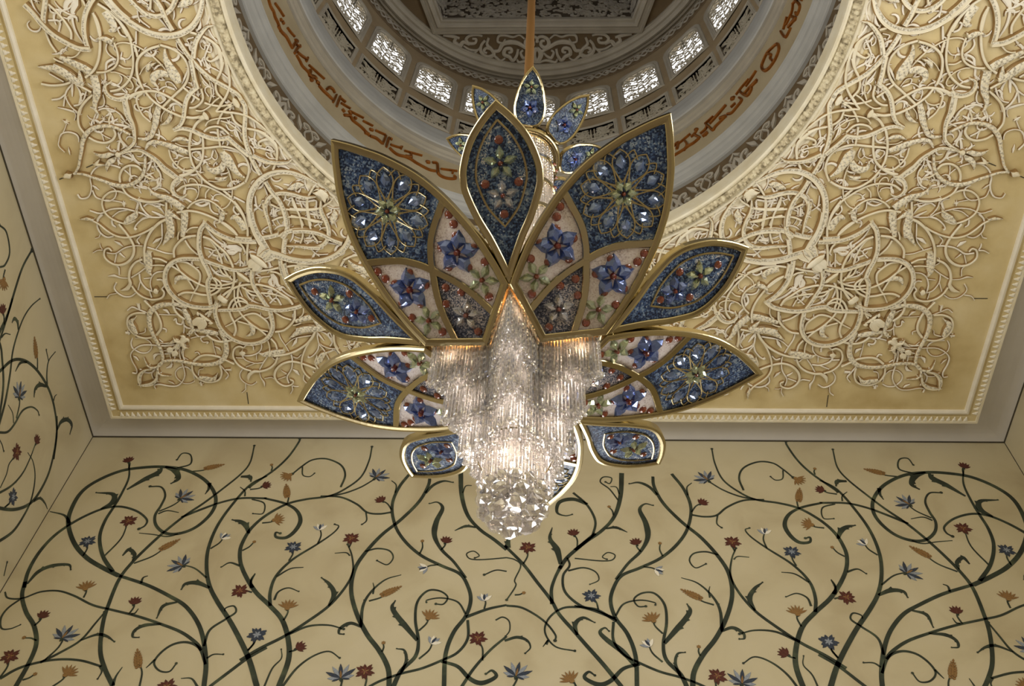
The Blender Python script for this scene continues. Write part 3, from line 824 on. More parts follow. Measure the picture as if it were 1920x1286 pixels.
# ------------------------------------------------------------------ inlaid vines on the walls
WC = {'1': (0, 800, 2.646), '2': (450, 800, 2.646), '3': (950, 800, 2.646)}
VINES = '''1 24/20/16/8:560,1286 520,1200 498,1110 510,980 540,880 590,760 650,680 740,590 830,510 920,440 1010,380 1090,320 1190,240 1240,180 1262,95
1 20/18/14/9:120,800 140,720 190,630 260,550 340,490 430,440 520,405 600,397 680,420 728,460 720,490 690,508
1 28/24:75,1295 140,1180 180,1080 170,990 130,920 110,840 125,770
1 24/22/20/18/8:590,740 510,700 430,650 370,580 340,490 350,420 400,330 480,270 600,220 720,202 820,200 920,215 1010,260 1060,320 1070,380 1040,440 970,500 890,530 820,528 775,490 770,440 800,390 820,340 800,300 745,297
1 22/18/14/8:560,720 510,640 495,550 520,470 570,390 610,320 640,250 640,180
1 10/12/16/22:25,820 40,850 110,852 200,820 290,815 370,840 460,885 560,910 680,940 800,980 900,1020 970,1070 1000,1110
1 28/24/20:1012,1290 1022,1180 1010,1060 980,970 920,890 840,840 740,790 640,755 590,740
1 18/14/8:1020,1180 990,1100 930,1070 860,1080 800,1120 765,1170 790,1210 840,1215 875,1175
1 20/16/14:0,1250 90,1200 190,1170 290,1155 400,1160 505,1190
1 14/6:495,1188 505,1215 485,1252
1 18/14/10:200,1170 300,1120 400,1060 470,980 520,920
1 10/22/6:400,1060 480,1032 530,1040 568,1067
1 30/26/22/18/14:1275,1290 1230,1140 1150,980 1080,870 1040,790 1025,700 1035,600 1080,490 1150,390 1240,290 1323,245
2 15/12/10:45,305 60,290 170,215 240,150 290,80 298,58
1 16/14/14:900,450 1000,410 1100,375 1200,355 1323,356
2 14/18/26/24/14/8:120,355 220,380 280,415 300,465 275,515 230,550 180,548 178,525 200,530
1 20/22:1040,1290 1130,1222 1230,1148 1323,1095
1 10/5:1250,360 1310,380 1305,430 1255,432
2 28/24/20/14/8:190,1295 240,1160 240,1060 210,960 150,890 70,810 10,700 0,620 20,560 60,500 130,440 230,385 330,360 440,345 520,310 600,250 640,170 655,100
2 20/16/10/6:150,890 150,820 180,740 260,660 380,585 460,530 490,495 470,485
2 22/18/8:0,1160 100,1100 220,1040 330,970 440,890 520,800 560,720 555,640 535,585
2 18/12/8:240,1030 340,990 440,985 515,1005
2 14/26/14/6:605,995 550,975 500,998 490,1025 515,1030
2 28/24/20:740,1295 735,1200 690,1110 630,1030 580,930 552,820 565,720 610,640 700,540 800,460 890,370 935,290 942,240
2 16/18/5:920,330 960,290 1010,270 1057,277
2 11/9/6:620,620 680,605 740,615 760,650 730,685 680,665
2 20/20/24:850,225 790,300 755,390 770,490 820,570 900,640 1000,690 1090,730 1130,790 1145,860 1120,940 1060,1020 1020,1130 1012,1290
2 14/16/20/34/26/10/5:1120,750 1060,670 1000,610 965,540 975,470 1005,405 980,375 940,382
2 20/14/4:600,990 610,890 650,820 720,760 800,735
2 12/12:400,345 500,350 580,385 630,425 690,433 750,425
2 10/6:625,425 628,465 605,486
2 11/9:500,300 522,240 500,190 430,160 360,165 310,195 260,235
2 8/5:310,200 312,240 345,248 370,232
2 11/8:440,345 520,330 600,300 665,262
2 30/20/22:1095,225 1100,340 1130,440 1190,510 1260,560 1323,610
2 10/20/4:1170,500 1120,494 1065,516
2 8/6:1323,650 1200,660 1140,655 1125,630 1160,618 1187,640 1165,652
2x8:1323,718 1270,712 1212,735
2 22/14:1120,945 1230,905 1323,885
2 18/16:1130,960 1130,1050 1080,1120 1000,1160 900,1200 800,1225 700,1260 640,1290
2 28/18/12/8:760,1290 800,1210 870,1140 885,1060 870,960 880,870 930,815 990,815 1030,845 1010,880 972,880
2 22/36/30/5:880,1060 830,1000 780,940 755,895 770,865
2 12/6:1120,930 1080,870 1000,850 930,860 925,872
2 20/26/34/20/8:1000,1165 1080,1190 1140,1250 1200,1272 1270,1240 1250,1210 1220,1227
2x20/14:1100,1290 1160,1200 1240,1110 1323,1040
2 14/32/22/5:440,890 467,830 442,780 405,750
2 16/7:210,1290 280,1200 360,1140 440,1115 495,1148
2 12/5:120,1290 160,1200 205,1150 205,1105
2 14/5:170,860 190,820 240,800 292,818
2 12/4:180,745 250,705 315,698
2 18/4:55,800 55,760 75,728
2 20/18/5:800,1220 825,1160 815,1110 778,1102
2 10/4:770,330 775,290 752,268
2 8/4:1105,330 1120,295 1150,292
2 9/4:545,640 525,625 470,628
2 10/4:660,830 665,800 660,775
1 10/32/36/8:630,312 720,260 785,228 805,200
1 14/36/26/5:820,200 870,220 885,258 850,282
1 22/14/4:1040,280 1035,310 1018,335
1 10/6:880,205 945,185 945,140 905,133 878,165
1 14/36/24/5:500,410 560,375 560,335 478,328
1 10/26/26/16/5:135,780 190,720 260,690 340,685 352,710
1 22/12/4:345,480 320,440 248,421
1 8/24/24/6:608,640 640,610 668,635 655,672
1 16/32/20/5:1040,800 980,775 920,780 900,808
1 14/26/5:1195,248 1240,250 1245,272
1 10/4:1215,345 1215,320 1192,300
1 16/32/24/5:1235,530 1220,490 1190,470 1153,463
1 14/5:1190,690 1140,675 1098,697
1 20/14/4:1255,800 1245,770 1267,730
1 12/24/5:880,870 810,890 778,950
1 10/26/20/12/5:800,980 720,985 670,1010 658,1042 690,1046
1 16/4:700,778 710,750 734,740
1 14/4:650,930 670,925 687,903
1 16/12/6:1012,1090 1040,1010 1120,955 1170,920 1160,890 1120,900 1115,922
1 12/6:1025,1150 1060,1130 1108,1130
1 20/4:560,1286 575,1240 607,1193
1 16/4:980,1290 950,1250 898,1249
1 16/4:770,1155 725,1197
1 4/10:690,528 760,535 830,545 892,530
1 10/4:785,432 830,417 887,426
1 12/12/5:110,850 40,900 5,950 8,1000 50,1003 102,983
3x20/22/26:-10,590 80,680 150,770 220,860 260,930 330,1010 400,1090 480,1180 570,1290
3x36/24/4:5,600 8,565 22,520
3x22/18/20/24:270,690 240,750 222,810 225,880
3x22/24:440,530 360,597 300,650 262,705
3x16/22/10/6:-10,1062 50,1045 100,1060 118,1095 92,1125
3x10/6:-55,960 -20,945 12,965 15,1010 -5,1040
3x14:330,328 400,390 440,470 425,545
3x20/28/20/8/5:400,385 330,360 262,375 250,425 290,442 325,436
3x8/6:553,365 510,310 465,275 480,250 520,255 512,282 490,275
3x22/38/22/4:268,682 250,610 215,555 226,500
3x12/16/20:300,650 312,690 280,740 290,820 370,890 450,910 545,965
3x12/5:305,715 380,700 440,720 457,760 413,783
3x16/8:375,895 280,900 210,950 190,1020 240,1090 338,1113
3x16/30/20/5:350,1035 340,980 380,948 437,972
3x20/38/28/12/6:640,1192 580,1120 500,1060 463,1020 487,998 508,1015
3x16/10:0,888 80,900 180,960 240,1030 240,1062
3x8:0,650 40,660 70,690 40,760 45,790 0,860
3x20/4:195,1080 205,1060 180,1092'''
FLOW = '''1R 640,468 520,640|1r 637,163 640,205|1W 1058,200 955,222|1L 925,340 790,420|1N 435,570 412,642|1W 838,588 665,678|1L 880,678 1025,750|1b 1118,543 1045,605|1O 428,790 415,848|1r 672,862 640,930|1r 218,930 170,988|1L 335,1020 215,1165|1R 50,1140 0,1245|1O 345,1215 260,1290|1R 1190,815 1250,822|1N 1275,1032 1228,1112|1W 685,1155 692,1290|1d 175,1228 112,1257|1d 120,1047 182,1062|1d 1262,572 1202,615|1R 828,1290 835,1330|2O 232,248 262,233|2W 232,322 236,378|2r 135,290 50,312|2O 190,460 110,478|2b 398,497 385,583|2N 265,598 243,665|2R 552,555 540,600|2L 697,235 660,264|2r 695,360 752,412|2r 1025,560 998,612|2b 905,705 985,685|2W 745,818 640,865|2O 240,885 216,962|2N 85,1035 38,1112|2r 305,1090 243,1118|2L 500,1215 500,1290|2R 620,1215 620,1290|2O 945,935 888,1012|2b 965,1060 888,1152|2xb 1212,845 1212,903|2xR 1180,1050 1203,1160|2d 905,568 890,632|2d 712,1073 704,1118|2d 157,190 156,218|3xR 105,600 82,682|3xr 330,523 350,602|3xN 420,840 455,908|3xd 508,398 530,440|3xO 310,1245 345,1290|3xL 55,1205 32,1290|3xd 85,825 40,835'''
LW = {'1': (0, 300, 2.142), '2': (0, 560, 4.289), '3': (0, 780, 4.289)}
LVINES = '''2 24:430,1290 455,1080 440,900 400,750 330,620 250,530 170,490 90,500 0,580 -120,700
3 22/26:455,0 455,120 435,280 390,460 310,620 230,710 120,750 0,740 -150,690
2 26/16/8:-20,1050 40,830 80,600 100,430 140,280 190,150 250,60 318,0
2 26/22:-10,980 25,700 15,480 0,370 -60,220
2 18/24:-20,380 40,200 80,60 97,0
1 14/9:-5,695 30,620 60,520 90,430 127,362
2 12/26/26/5:145,250 140,190 115,158 95,192
2 16/5:10,310 40,280 78,287
2 16/22/4:215,510 160,518 122,585
2 18/5:378,690 375,600 390,500 442,428
2 8:390,505 370,410
2 20/36/26/5:372,705 320,692 282,725 272,790
2 10/4:430,820 440,785 455,770
2 14/34/30/5:458,1055 490,990 540,972 577,1015 560,1088
2 20/16/8:-20,1075 60,1070 120,1000 180,900 250,870 300,900 312,935
2 10/4:108,1000 100,920 65,855
3 20/14/8:-30,630 90,560 180,460 240,340 285,220
3 9:0,577 50,470 70,390 105,340
3 24/18/4:-30,1020 100,930 190,800 250,670 280,500 265,370 222,293
3 22/18/4:270,682 320,660 360,700 380,748
3 8:-5,190 15,230 28,282
3 9:35,732 72,702
3 10:30,1286 55,1175
1 8:0,430 20,420 38,370 25,290 -5,260'''
LFLOW = '''2r 18,78 30,210|2W 283,400 300,565|2L 158,730 130,962|3r 298,185 285,228|3R 133,290 100,347|3N 102,650 40,732|1O 12,497 20,440'''
def leafy(W): return len(W) > 2 and max(W) > 24
def wall_strokes(mb, txt, crops, unp, mirrored, mx, lift):
    for ln in txt.split('\n'):
        hd, pts = ln.split(':'); ox, oy, s = crops[hd[0]]; x = hd[1] == 'x'; W = [float(v) for v in hd[2:].split('/')]
        uv = [(ox+float(p.split(',')[0])/s, oy+float(p.split(',')[1])/s) for p in pts.split()]
        q = [unp(*p) for p in uv]
        u, v = uv[len(uv)//2]; e1, e2 = unp(u+1, v), unp(u, v+1); e0 = unp(u, v)
        k = math.sqrt(abs((e1[0]-e0[0])*(e2[1]-e0[1])-(e1[1]-e0[1])*(e2[0]-e0[0])))/s
        for m in ((1,) if (x or not mirrored) else (1, -1)):
            c = crspline([(m*p[0], p[1]) for p in q], 6)
            stroke(mb, c, widths([w*k*.72 for w in W], len(c)), .006, lift, 'F', 0)
            if 5 <= W[-1] <= 10:                    # little knob closing a curl
                e = c[-1]; rr = W[-1]*k*.85; mb.add([lift(e[0]+rr*cos(q_*PI/4), e[1]+rr*sin(q_*PI/4), .007) for q_ in range(8)], [tuple(range(8))], 0)
            if max(W) >= 20 and W[-1] <= 8 and len(pts.split()) <= 5:      # acanthus leaves have a toothed edge
                n = len(c)
                for j in range(max(2, n//3), int(n*.8), 4):
                    t = c[j+1]-c[j-1]; t = t/np.linalg.norm(t); w = widths([v*k for v in W], n)[j]
                    for sd in (m if m*((c[-1]-c[0])[0]*t[1]-(c[-1]-c[0])[1]*t[0]) > 0 else -m,):
                        nn = np.array((-t[1], t[0]))*sd
                        a, d, e = c[j]-t*w*.45+nn*w*.2, c[j]+t*w*.3+nn*w*.62, c[j]+t*w*.4+nn*w*.1
                        mb.add([lift(*p, .005) for p in (a, d, e)], [(0, 1, 2)], 0)
# flower kinds: petals drawn in the plane of the wall, stem end towards -v
def petal(mb, a, L, w, m, r0=.12, h=.012, c=(0, 0)):
    P = [(c[0]+sin(a)*(r0+(L-r0)*t), c[1]+cos(a)*(r0+(L-r0)*t)) for t in (0, .35, .7, 1)]
    stroke(mb, P, [w*.45, w, w*.75, .01], h, lambda x, y, hh: (x, -hh, y), 'P', m)
def flower(kind):
    mb = MB(); lift = lambda x, y, h: (x, -h, y)
    if kind in 'RN':
        m = 0 if kind == 'R' else 2
        for k in range(11): petal(mb, 2*PI*k/11+.2*(k % 2), 1. if k % 2 else .85, .40, m, .1, .05)
        for k in range(6): petal(mb, 2*PI*k/6+.3, .42, .16, 1 if kind == 'R' and k % 2 else (7 if kind == 'R' else 3), .05, .08)
    elif kind == 'r':
        for k, a in enumerate((-1.05, -.6, -.2, .2, .6, 1.05)): petal(mb, a, 1.15 if abs(a) < .9 else .95, .42, 0, 0, .05+.008*(k % 2), (0, -.55))
        petal(mb, 0, .6, .5, 0, 0, .08, (0, -.7)); petal(mb, PI, .45, .3, 4, 0, .06, (0, -.5))
    elif kind == 'O':
        for k in range(7): petal(mb, -1.15+k*.383, 1.25, .30, 1, .1, .05+.008*(k % 2), (0, -.45))
        petal(mb, 0, .5, .6, 5, 0, .09, (0, -.75)); petal(mb, PI, .35, .3, 4, 0, .06, (0, -.5))
    elif kind == 'L':
        for k, a in enumerate((-1.45, -1., -.5, 0, .5, 1., 1.45)): petal(mb, a, 1.5 if abs(a) < 1.2 else 1.15, .40, 2 if k % 2 else 3, .1, .05+.01*(k % 2), (0, -.7))
        for a in (-1.9, 1.9): petal(mb, a, .8, .25, 2, .1, .05, (0, -.65))
        petal(mb, 0, .8, .22, 1, 0, .1, (0, -.7)); petal(mb, PI, .5, .3, 4, 0, .07, (0, -.6))
    elif kind == 'b':
        for k, a in enumerate((-.9, -.35, .35, .9)): petal(mb, a, 1.1, .45, 3 if k % 2 == 0 else 6, 0, .05+.01*k, (0, -.55))
        petal(mb, 0, .9, .35, 2, 0, .1, (0, -.5))
    elif kind == 'W':
        for k in range(7):
            v = -1.25+k*.36; g = (.8, 1., 1.05, 1., .9, .75, .6)[k]
            for s in (-1, 1): petal(mb, s*.7, .50*g, .36*g, 1 if (k+s) % 3 else 5, 0, .05+.012*(k % 2), (s*.13*g, v))
            petal(mb, 0, .42*g, .30*g, 5 if k % 2 else 1, 0, .09, (0, v+.1))
        petal(mb, 0, .35, .26, 1, 0, .08, (0, 1.2))
    elif kind == 'd':
        for k in range(6): petal(mb, k*PI/3, .5, .45, 5, 0, .06)
    return mb
FM = [M['red'], M['orange'], M['navy'], M['paleblue'], M['vine'], M['rodgold'], M['white'], M['redlight']]
FM[5] = ramp_mat('tan_inlay', [(.3, (.20, .11, .035)), (.7, (.34, .20, .075))], scale=14, rough=.4)
FN = {'R': ('red_daisy', .128), 'N': ('blue_daisy', .128), 'r': ('red_tulip', .108), 'O': ('orange_daisy', .118), 'L': ('blue_lily', .142), 'b': ('pale_bud', .115), 'W': ('wheat_ear', .112), 'd': ('berry', .055)}
FME = {}
for k, (nm, s) in FN.items():
    o = flower(k).build(nm, FM); FME[k] = o.data; bpy.data.objects.remove(o)
def flowers(mb, txt, crops, unp, mirrored, lift, parent, rotfn):
    for it in txt.split('|'):
        x = it[1] == 'x'; k = it[2] if x else it[1]; hd, a, s = it.split(' ')
        ox, oy, sc_ = crops[it[0]]
        P = [unp(ox+float(p.split(',')[0])/sc_, oy+float(p.split(',')[1])/sc_) for p in (a, s)]
        for m in ((1,) if (x or not mirrored) else (1, -1)):
            f, t = np.array((m*P[0][0], P[0][1])), np.array((m*P[1][0], P[1][1])); d = f-t; L = np.linalg.norm(d); th = math.atan2(d[0], d[1])
            nn = np.array((d[1], -d[0]))/max(L, 1e-6)*.09*L*m
            c = crspline([t, t+d*.5+nn, f-d/L*FN[k][1]*.3], 5); stroke(mb, c, widths([.024, .016], len(c)), .006, lift, 'F', 0)
            p = lift(f[0], f[1], .004); z = FN[k][1]
            o = link(FN[k][0], FME[k], parent, p, rotfn(th)); o.scale = (z, .12, z)
ub = lambda u, v: (on_y(u, v, YB)[0], on_y(u, v, YB)[2])
lb_ = lambda x, z, h: (x, YB-h, z)
b = MB(); wall_strokes(b, VINES, WC, ub, True, 0, lb_)
flowers(b, FLOW, WC, ub, True, lb_, wall_back, lambda t: Matrix.Rotation(t, 3, 'Y'))
b.build('vine_inlay', M['vine'], wall_back)
ul = lambda u, v: (on_x(u, v, XL)[1], on_x(u, v, XL)[2])
ll = lambda y, z, h: (XL+h, y, z)
for par, lift, rz in ((wall_left, ll, PI/2), (wall_right, lambda y, z, h: (XR-h, y, z), -PI/2)):
    b = MB(); wall_strokes(b, LVINES, LW, ul, False, 0, lift)
    flowers(b, LFLOW, LW, ul, False, lift, par, (lambda rz: (lambda t: Matrix.Rotation(rz, 3, 'Z') @ Matrix.Rotation(t if rz > 0 else -t, 3, 'Y')))(rz))
    b.build('vine_inlay', M['vine'], par)
# ------------------------------------------------------------------ gilt inscription of the dome
KC = {'A': (480, 0, 6.43), 'B': (640, 150, 6.43), 'C': (1255, 100, 6.43), 'D': (1400, 0, 8.575)}
SCRIPT = '''A30:135,-20 165,80 200,140 220,210 250,270 270,330 290,390
A22:220,40 270,110 328,200
A34:285,235 300,248
A36:310,262 330,288
A22:370,335 410,390 458,443
A32:255,315 300,390 350,440 380,490 410,550 428,585
A28:485,490 455,540 425,585
A40:465,490 495,500
A28:525,550 490,590 455,650
A22:480,540 530,570
A26:490,630 550,680 610,718
A28:618,698 598,745
A28:478,665 520,740 550,800 600,850 628,885
A22:630,788 700,850 818,955
A44:650,850 640,915 700,935 725,965
A36:645,965 675,975
A40:720,985 755,1015
A34:750,1035 800,1095 860,1150 918,1205
A32:845,1085 880,1058 920,1080 945,1125
A24:965,1148 922,1240
A26:1010,1165 965,1290
A24:1005,1178 1075,1235
B22:-15,225 42,272
B22:-10,282 102,348
B34:5,355 35,395
B32:25,428 100,440 130,490 185,535
B30:85,375 112,425
B22:100,380 262,462
B34:150,462 175,468
B30:180,530 230,570 280,620 335,682
B36:275,640 330,660
B32:340,680 420,712 492,775
B22:255,497 375,558
B34:335,598 378,612
B22:405,612 525,665
B26:535,678 495,778
B26:570,700 538,815
B34:585,712 608,720
B22:588,785 690,818 728,810 715,838
B30:578,825 620,870 680,910 760,930 830,960 890,1000 960,1040 1060,1090 1135,1105
B20:755,858 850,885 970,918
B24:835,885 842,950
B40:770,925 840,940
B44:1020,992 1062,998
B30:1095,1000 1150,1010 1160,1080 1170,1140 1230,1180 1310,1198 1375,1192 1358,1160
B20:1195,1078 1300,1092 1395,1105
B34:1328,1120 1352,1128
C32:50,1130 110,1080 95,1160
C22:120,1092 258,975
C26:188,1058 218,1110 180,1180
C30:50,1245 170,1172 240,1120 300,1085 365,1030
C24:345,915 310,972 265,1015
C40:315,925 345,925
C26:305,988 375,1022
C28:378,975 440,920 455,885
C38:405,1010 462,960 430,1000
C22:435,855 535,762
C28:438,850 480,890 530,932 560,890 620,830 695,758
C36:488,855 590,740 688,625
C40:612,790 685,762
C28:705,738 760,722 830,640 880,570 848,540
C26:748,655 802,605
C46:750,555 790,540
C22:808,505 880,410 965,312
C28:848,458 900,492 970,420 1068,318
C34:900,500 950,512 990,450 1000,400 1065,335
C28:925,405 990,310 1052,212
D40:490,712 420,770 340,850 290,950 250,1070 290,1140 360,1112 440,1012 490,920 530,800 518,725 490,712
D34:335,870 400,880 390,940 430,985
D34:555,505 590,560 640,602 690,520 722,445
D34:598,478 628,370 652,275
D46:675,445 720,390 760,340 800,300 738,268
D26:640,405 690,300 740,180 752,60
D34:745,62 800,20 860,80 862,150 820,245 798,200
D34:780,-10 850,-20 905,5'''
def on_band(u, v):
    r = 3.76
    for _ in range(4): q = on_cyl(u, v, r); r = BAND(q[2])
    return math.atan2(q[0]-DC[0], q[1]-DC[1])*3.75, q[2]
def bl(u, z, h): r = BAND(z)-h; return (DC[0]+r*sin(u/3.75), DC[1]+r*cos(u/3.75), z)
b = MB()
for ln in SCRIPT.split('\n'):
    hd, pts = ln.split(':'); ox, oy, s = KC[hd[0]]
    uv = [(ox+float(p.split(',')[0])/s, oy+float(p.split(',')[1])/s) for p in pts.split()]; q = [on_band(*p) for p in uv]
    c = crspline(q, 4); w = float(hd[1:])*.0095/s
    stroke(b, c, widths([w*.85, w, w*.85], len(c)), .035, bl, 'P', 0)
b.build('gilt_inscription', M['goldleaf'], band)
# ------------------------------------------------------------------ chandelier
from mathutils.geometry import tessellate_polygon
AXX, AXY, PH, BZ = -.1162, 2.8178, -.0783, 2.88
ch = bpy.data.objects.new('chandelier', None); COL.objects.link(ch); ch.location = (AXX, AXY, ZO+BZ); ch.empty_display_size = .3
ch['label'] = 'lotus shaped chandelier of gold framed mosaic petals over tiers of hanging crystal strands'; ch['category'] = 'chandelier'
OFF = (0, 0, -BZ)
ZA = lambda r: -.0598*r*r+.49149*r+3.83938
_kb = np.polyfit([.45, .8251, .9629, 1.2231], [4.02, 4.1944, 4.2570, 4.3649], 2)
ZBm = lambda r: float(np.polyval(_kb, r))
ZC = lambda r: 6.53+(r-.235)*.70+.25*(r-.235)**2
def dz(Z, r): return (Z(r+.001)-Z(r-.001))/.002
def surf(Z, r, t, h=0.):                    # h is measured out of the face that is seen from below
    d = dz(Z, r); n = math.hypot(1, d); return (t, -r-h*d/n, Z(r)-h/n)
def smooth_outline(half, n=5, keep=()):
    c = crspline(half, n); right = [tuple(p) for p in c]; left = [(r, -t) for r, t in right[-2:0:-1]]
    if abs(right[0][1]) > 1e-6: left.append((right[0][0], -right[0][1]))
    return right, right+left
def inset(P, d):
    n = len(P); out = []
    A = sum(P[i][0]*P[(i+1) % n][1]-P[(i+1) % n][0]*P[i][1] for i in range(n)); s = 1 if A > 0 else -1
    for i in range(n):
        a, b_, c = np.array(P[i-1]), np.array(P[i]), np.array(P[(i+1) % n])
        t1, t2 = b_-a, c-b_; t1 = t1/max(np.linalg.norm(t1), 1e-9); t2 = t2/max(np.linalg.norm(t2), 1e-9)
        n1, n2 = np.array((-t1[1], t1[0]))*s, np.array((-t2[1], t2[0]))*s
        m = n1+n2; L = m.dot(m); m = m/max(L, .35)*2 if L > 1e-9 else n1
        out.append(tuple(b_+m*d))
    return out
def frame(mb, Z, P, w, m=0, d0=.016, d1=-.022):
    rows = []
    for o, h in ((0, d1), (0, d0-.004), (.004, d0), (w*.5, d0+.003), (w-.004, d0), (w, d0-.004), (w, d1)):
        rows.append([surf(Z, r, t, h) for r, t in inset(P, o)])
    mb.grid(rows, m, closed=True)
    mb.grid([rows[-1], rows[0]], m, closed=True)
def poly(mb, Z, P, h, m=0):
    tri = tessellate_polygon([[Vector((r, t, 0)) for r, t in P]])
    mb.add([surf(Z, r, t, h) for r, t in P], [tuple(t) for t in tri], m)
def orient(Z, r, spin=0.):
    d = dz(Z, r); n = math.hypot(1, d)
    zv = Vector((0, -d/n, -1/n)); yv = Vector((0, -1/n, d/n)); xv = yv.cross(zv)
    return Matrix((xv, yv, zv)).transposed() @ Matrix.Rotation(spin, 3, 'Z')
def place(name, me, par, Z, r, t, spin=0., sc_=1., h=.004, label=None):
    o = link(name, me, par, surf(Z, r, t, h), orient(Z, r, spin), label); o.scale = (sc_, sc_, sc_); return o
# jewels, modelled at unit size, rising along +z
def facet_petal(mb, a, L, w, z, m, r0=.12):
    ca, sa = cos(a), sin(a)
    def q(u, v, h): return (u*ca+v*sa, -u*sa+v*ca, h)
    P = [(0, r0), (w*.62, r0+(L-r0)*.38), (w*.5, r0+(L-r0)*.62), (0, L), (-w*.5, r0+(L-r0)*.62), (-w*.62, r0+(L-r0)*.38)]
    top = [(0, r0+.1*L), (w*.2, r0+(L-r0)*.42), (0, r0+(L-r0)*.72), (-w*.2, r0+(L-r0)*.42)]
    vs = [q(u, v, .0) for u, v in P]+[q(u, v, z) for u, v in top]
    mb.add(vs, [(0, 1, 7, 6), (1, 2, 7), (2, 8, 7), (2, 3, 8), (3, 4, 8), (4, 9, 8), (4, 5, 9), (5, 0, 6, 9), (6, 7, 8, 9), (0, 5, 4, 3, 2, 1)], m)
def dome(mb, R, z, m, n=10, c=(0, 0)):
    rows = [[(c[0]+R*k*cos(2*PI*(j+.5*i)/n), c[1]+R*k*sin(2*PI*(j+.5*i)/n), z*h) for j in range(n)] for i, (k, h) in enumerate(((1, 0), (.97, .3), (.75, .7), (.4, .95)))]
    mb.grid(rows, m, closed=True); o = len(mb.v)-n; mb.f.append(list(range(o, o+n))); mb.m.append(m)
def jewel_flower(n, w, m):
    mb = MB()
    for k in range(n): facet_petal(mb, 2*PI*k/n, 1., w, .26, 0)
    dome(mb, .15, .3, 1); return mb
def tmp(mb, name, mats):
    o = mb.build(name, mats); me = o.data; bpy.data.objects.remove(o); return me
J5b = tmp(jewel_flower(5, .58, 0), 'jewel_flower', [M['jblue'], M['jred']])
J5g = tmp(jewel_flower(5, .42, 0), 'jewel_flower', [M['jgreen'], M['jred']])
J5c = tmp(jewel_flower(5, .44, 0), 'jewel_flower', [M['jclear'], M['jred']])
J6g = tmp(jewel_flower(6, .52, 0), 'jewel_flower', [M['jgreen'], M['jred']])
mb = MB(); dome(mb, 1, .6, 0, 12); JR = tmp(mb, 'cabochon', M['jred'])
mb = MB(); facet_petal(mb, 0, .55, .62, .22, 0, -.5); JD = tmp(mb, 'drop_jewel', M['jpale'])

# the broad petal with the rosette
halfA = [(1.352, 0), (1.29, .055), (1.215, .112), (1.14, .163), (1.0, .234), (.86, .274), (.72, .292), (.6, .297), (.48, .288), (.375, .272)]
ra, OA = smooth_outline(halfA, 4)
OA = ra+[(.213, 0)]+[(r, -t) for r, t in ra[:0:-1]]
arc = [tuple(p) for p in crspline([(.835, .262), (.753, .117), (.686, .045), (.622, 0), (.523, -.06), (.431, -.096), (.314, -.123)], 4)]
arcm = [(r, -t) for r, t in arc]; ci = 12
IA = inset(OA, .03); na = len(ra)
rI = [p for p in IA[:na]]; lI = [(r, -t) for r, t in rI]; bI = IA[na]
def near(P, q): return min(range(len(P)), key=lambda i: (P[i][0]-q[0])**2+(P[i][1]-q[1])**2)
i0 = near(rI, arc[0])
blueP = rI[i0::-1]+lI[1:i0+1]+arcm[1:ci+1]+arc[ci-1:0:-1]
pinkR = rI[i0:]+[(.322, .135)]+arcm[len(arcm)-1:ci:-1]+arc[ci:0:-1]
pinkL = [(r, -t) for r, t in pinkR]
darkP = [arcm[-1], (bI[0], 0), arc[-1]]+arc[-2:ci:-1]+arcm[ci:-1]
fb = MB(); frame(fb, ZA, OA, .036)
for A_ in (arc, arcm):
    c = A_; rows = []
    P = np.array(c); T = np.gradient(P, axis=0); T /= np.linalg.norm(T, axis=1)[:, None]
    for (r, t), (dr, dt) in zip(c, T):
        rows.append([surf(ZA, r-dt*a, t+dr*a, h) for a, h in ((-.0175, -.01), (-.0175, .010), (-.014, .0145), (.014, .0145), (.0175, .010), (.0175, -.01))])
    fb.grid(rows, 0)
poly(fb, ZA, OA, -.016, 1)
pet = fb.build('petal', [M['gold'], M['dark']]); petA = pet.data; bpy.data.objects.remove(pet)
def panel(P, m, Z, n='mosaic_panel'):
    mb = MB(); poly(mb, Z, P, .002); return tmp(mb, n, m)
pA = [panel(blueP, M['bluemosaic'], ZA), panel(pinkR, M['pinkmosaic'], ZA), panel(pinkL, M['pinkmosaic'], ZA), panel(darkP, M['darkmosaic'], ZA)]
mb = MB(); RC = .951
def rl(r, t, h): return surf(ZA, r, t, .003+h)
for k in range(10):
    a0 = 2*PI*k/10
    def pp(rho, ph): return (RC+1.1*rho*.93*cos(a0+ph), 1.1*rho*sin(a0+ph))
    for s in (1, -1):
        for P in ([(.05, 0), (.088, .26), (.135, .29), (.17, .17), (.192, 0)], [(.155, .14), (.178, .24), (.19, .314)], [(.03, .1), (.075, .22), (.12, .314)]):
            c = crspline([pp(r, s*p) for r, p in P], 3); stroke(mb, c, widths([.0065], len(c)), .006, rl, 'P')
trac = tmp(mb, 'rosette_tracery', M['gold'])
mb = MB()
for k in range(10):
    a0 = 2*PI*k/10; cc_ = crspline([(.062, 0), (.09, .22), (.135, .26), (.168, .15), (.186, 0), (.168, -.15), (.135, -.26), (.09, -.22), (.062, 0)], 2)[:-1]
    poly(mb, ZA, [(RC+1.1*r*.93*cos(a0+p), 1.1*r*sin(a0+p)) for r, p in cc_], .0032)
rinl = tmp(mb, 'rosette_inlay', M['palemosaic'])
redsA = [(.77, .238), (.724, .228), (.678, .202), (.678, .107), (.591, .235), (.591, .077), (.537, .157), (.512, .240), (.381, .153)]
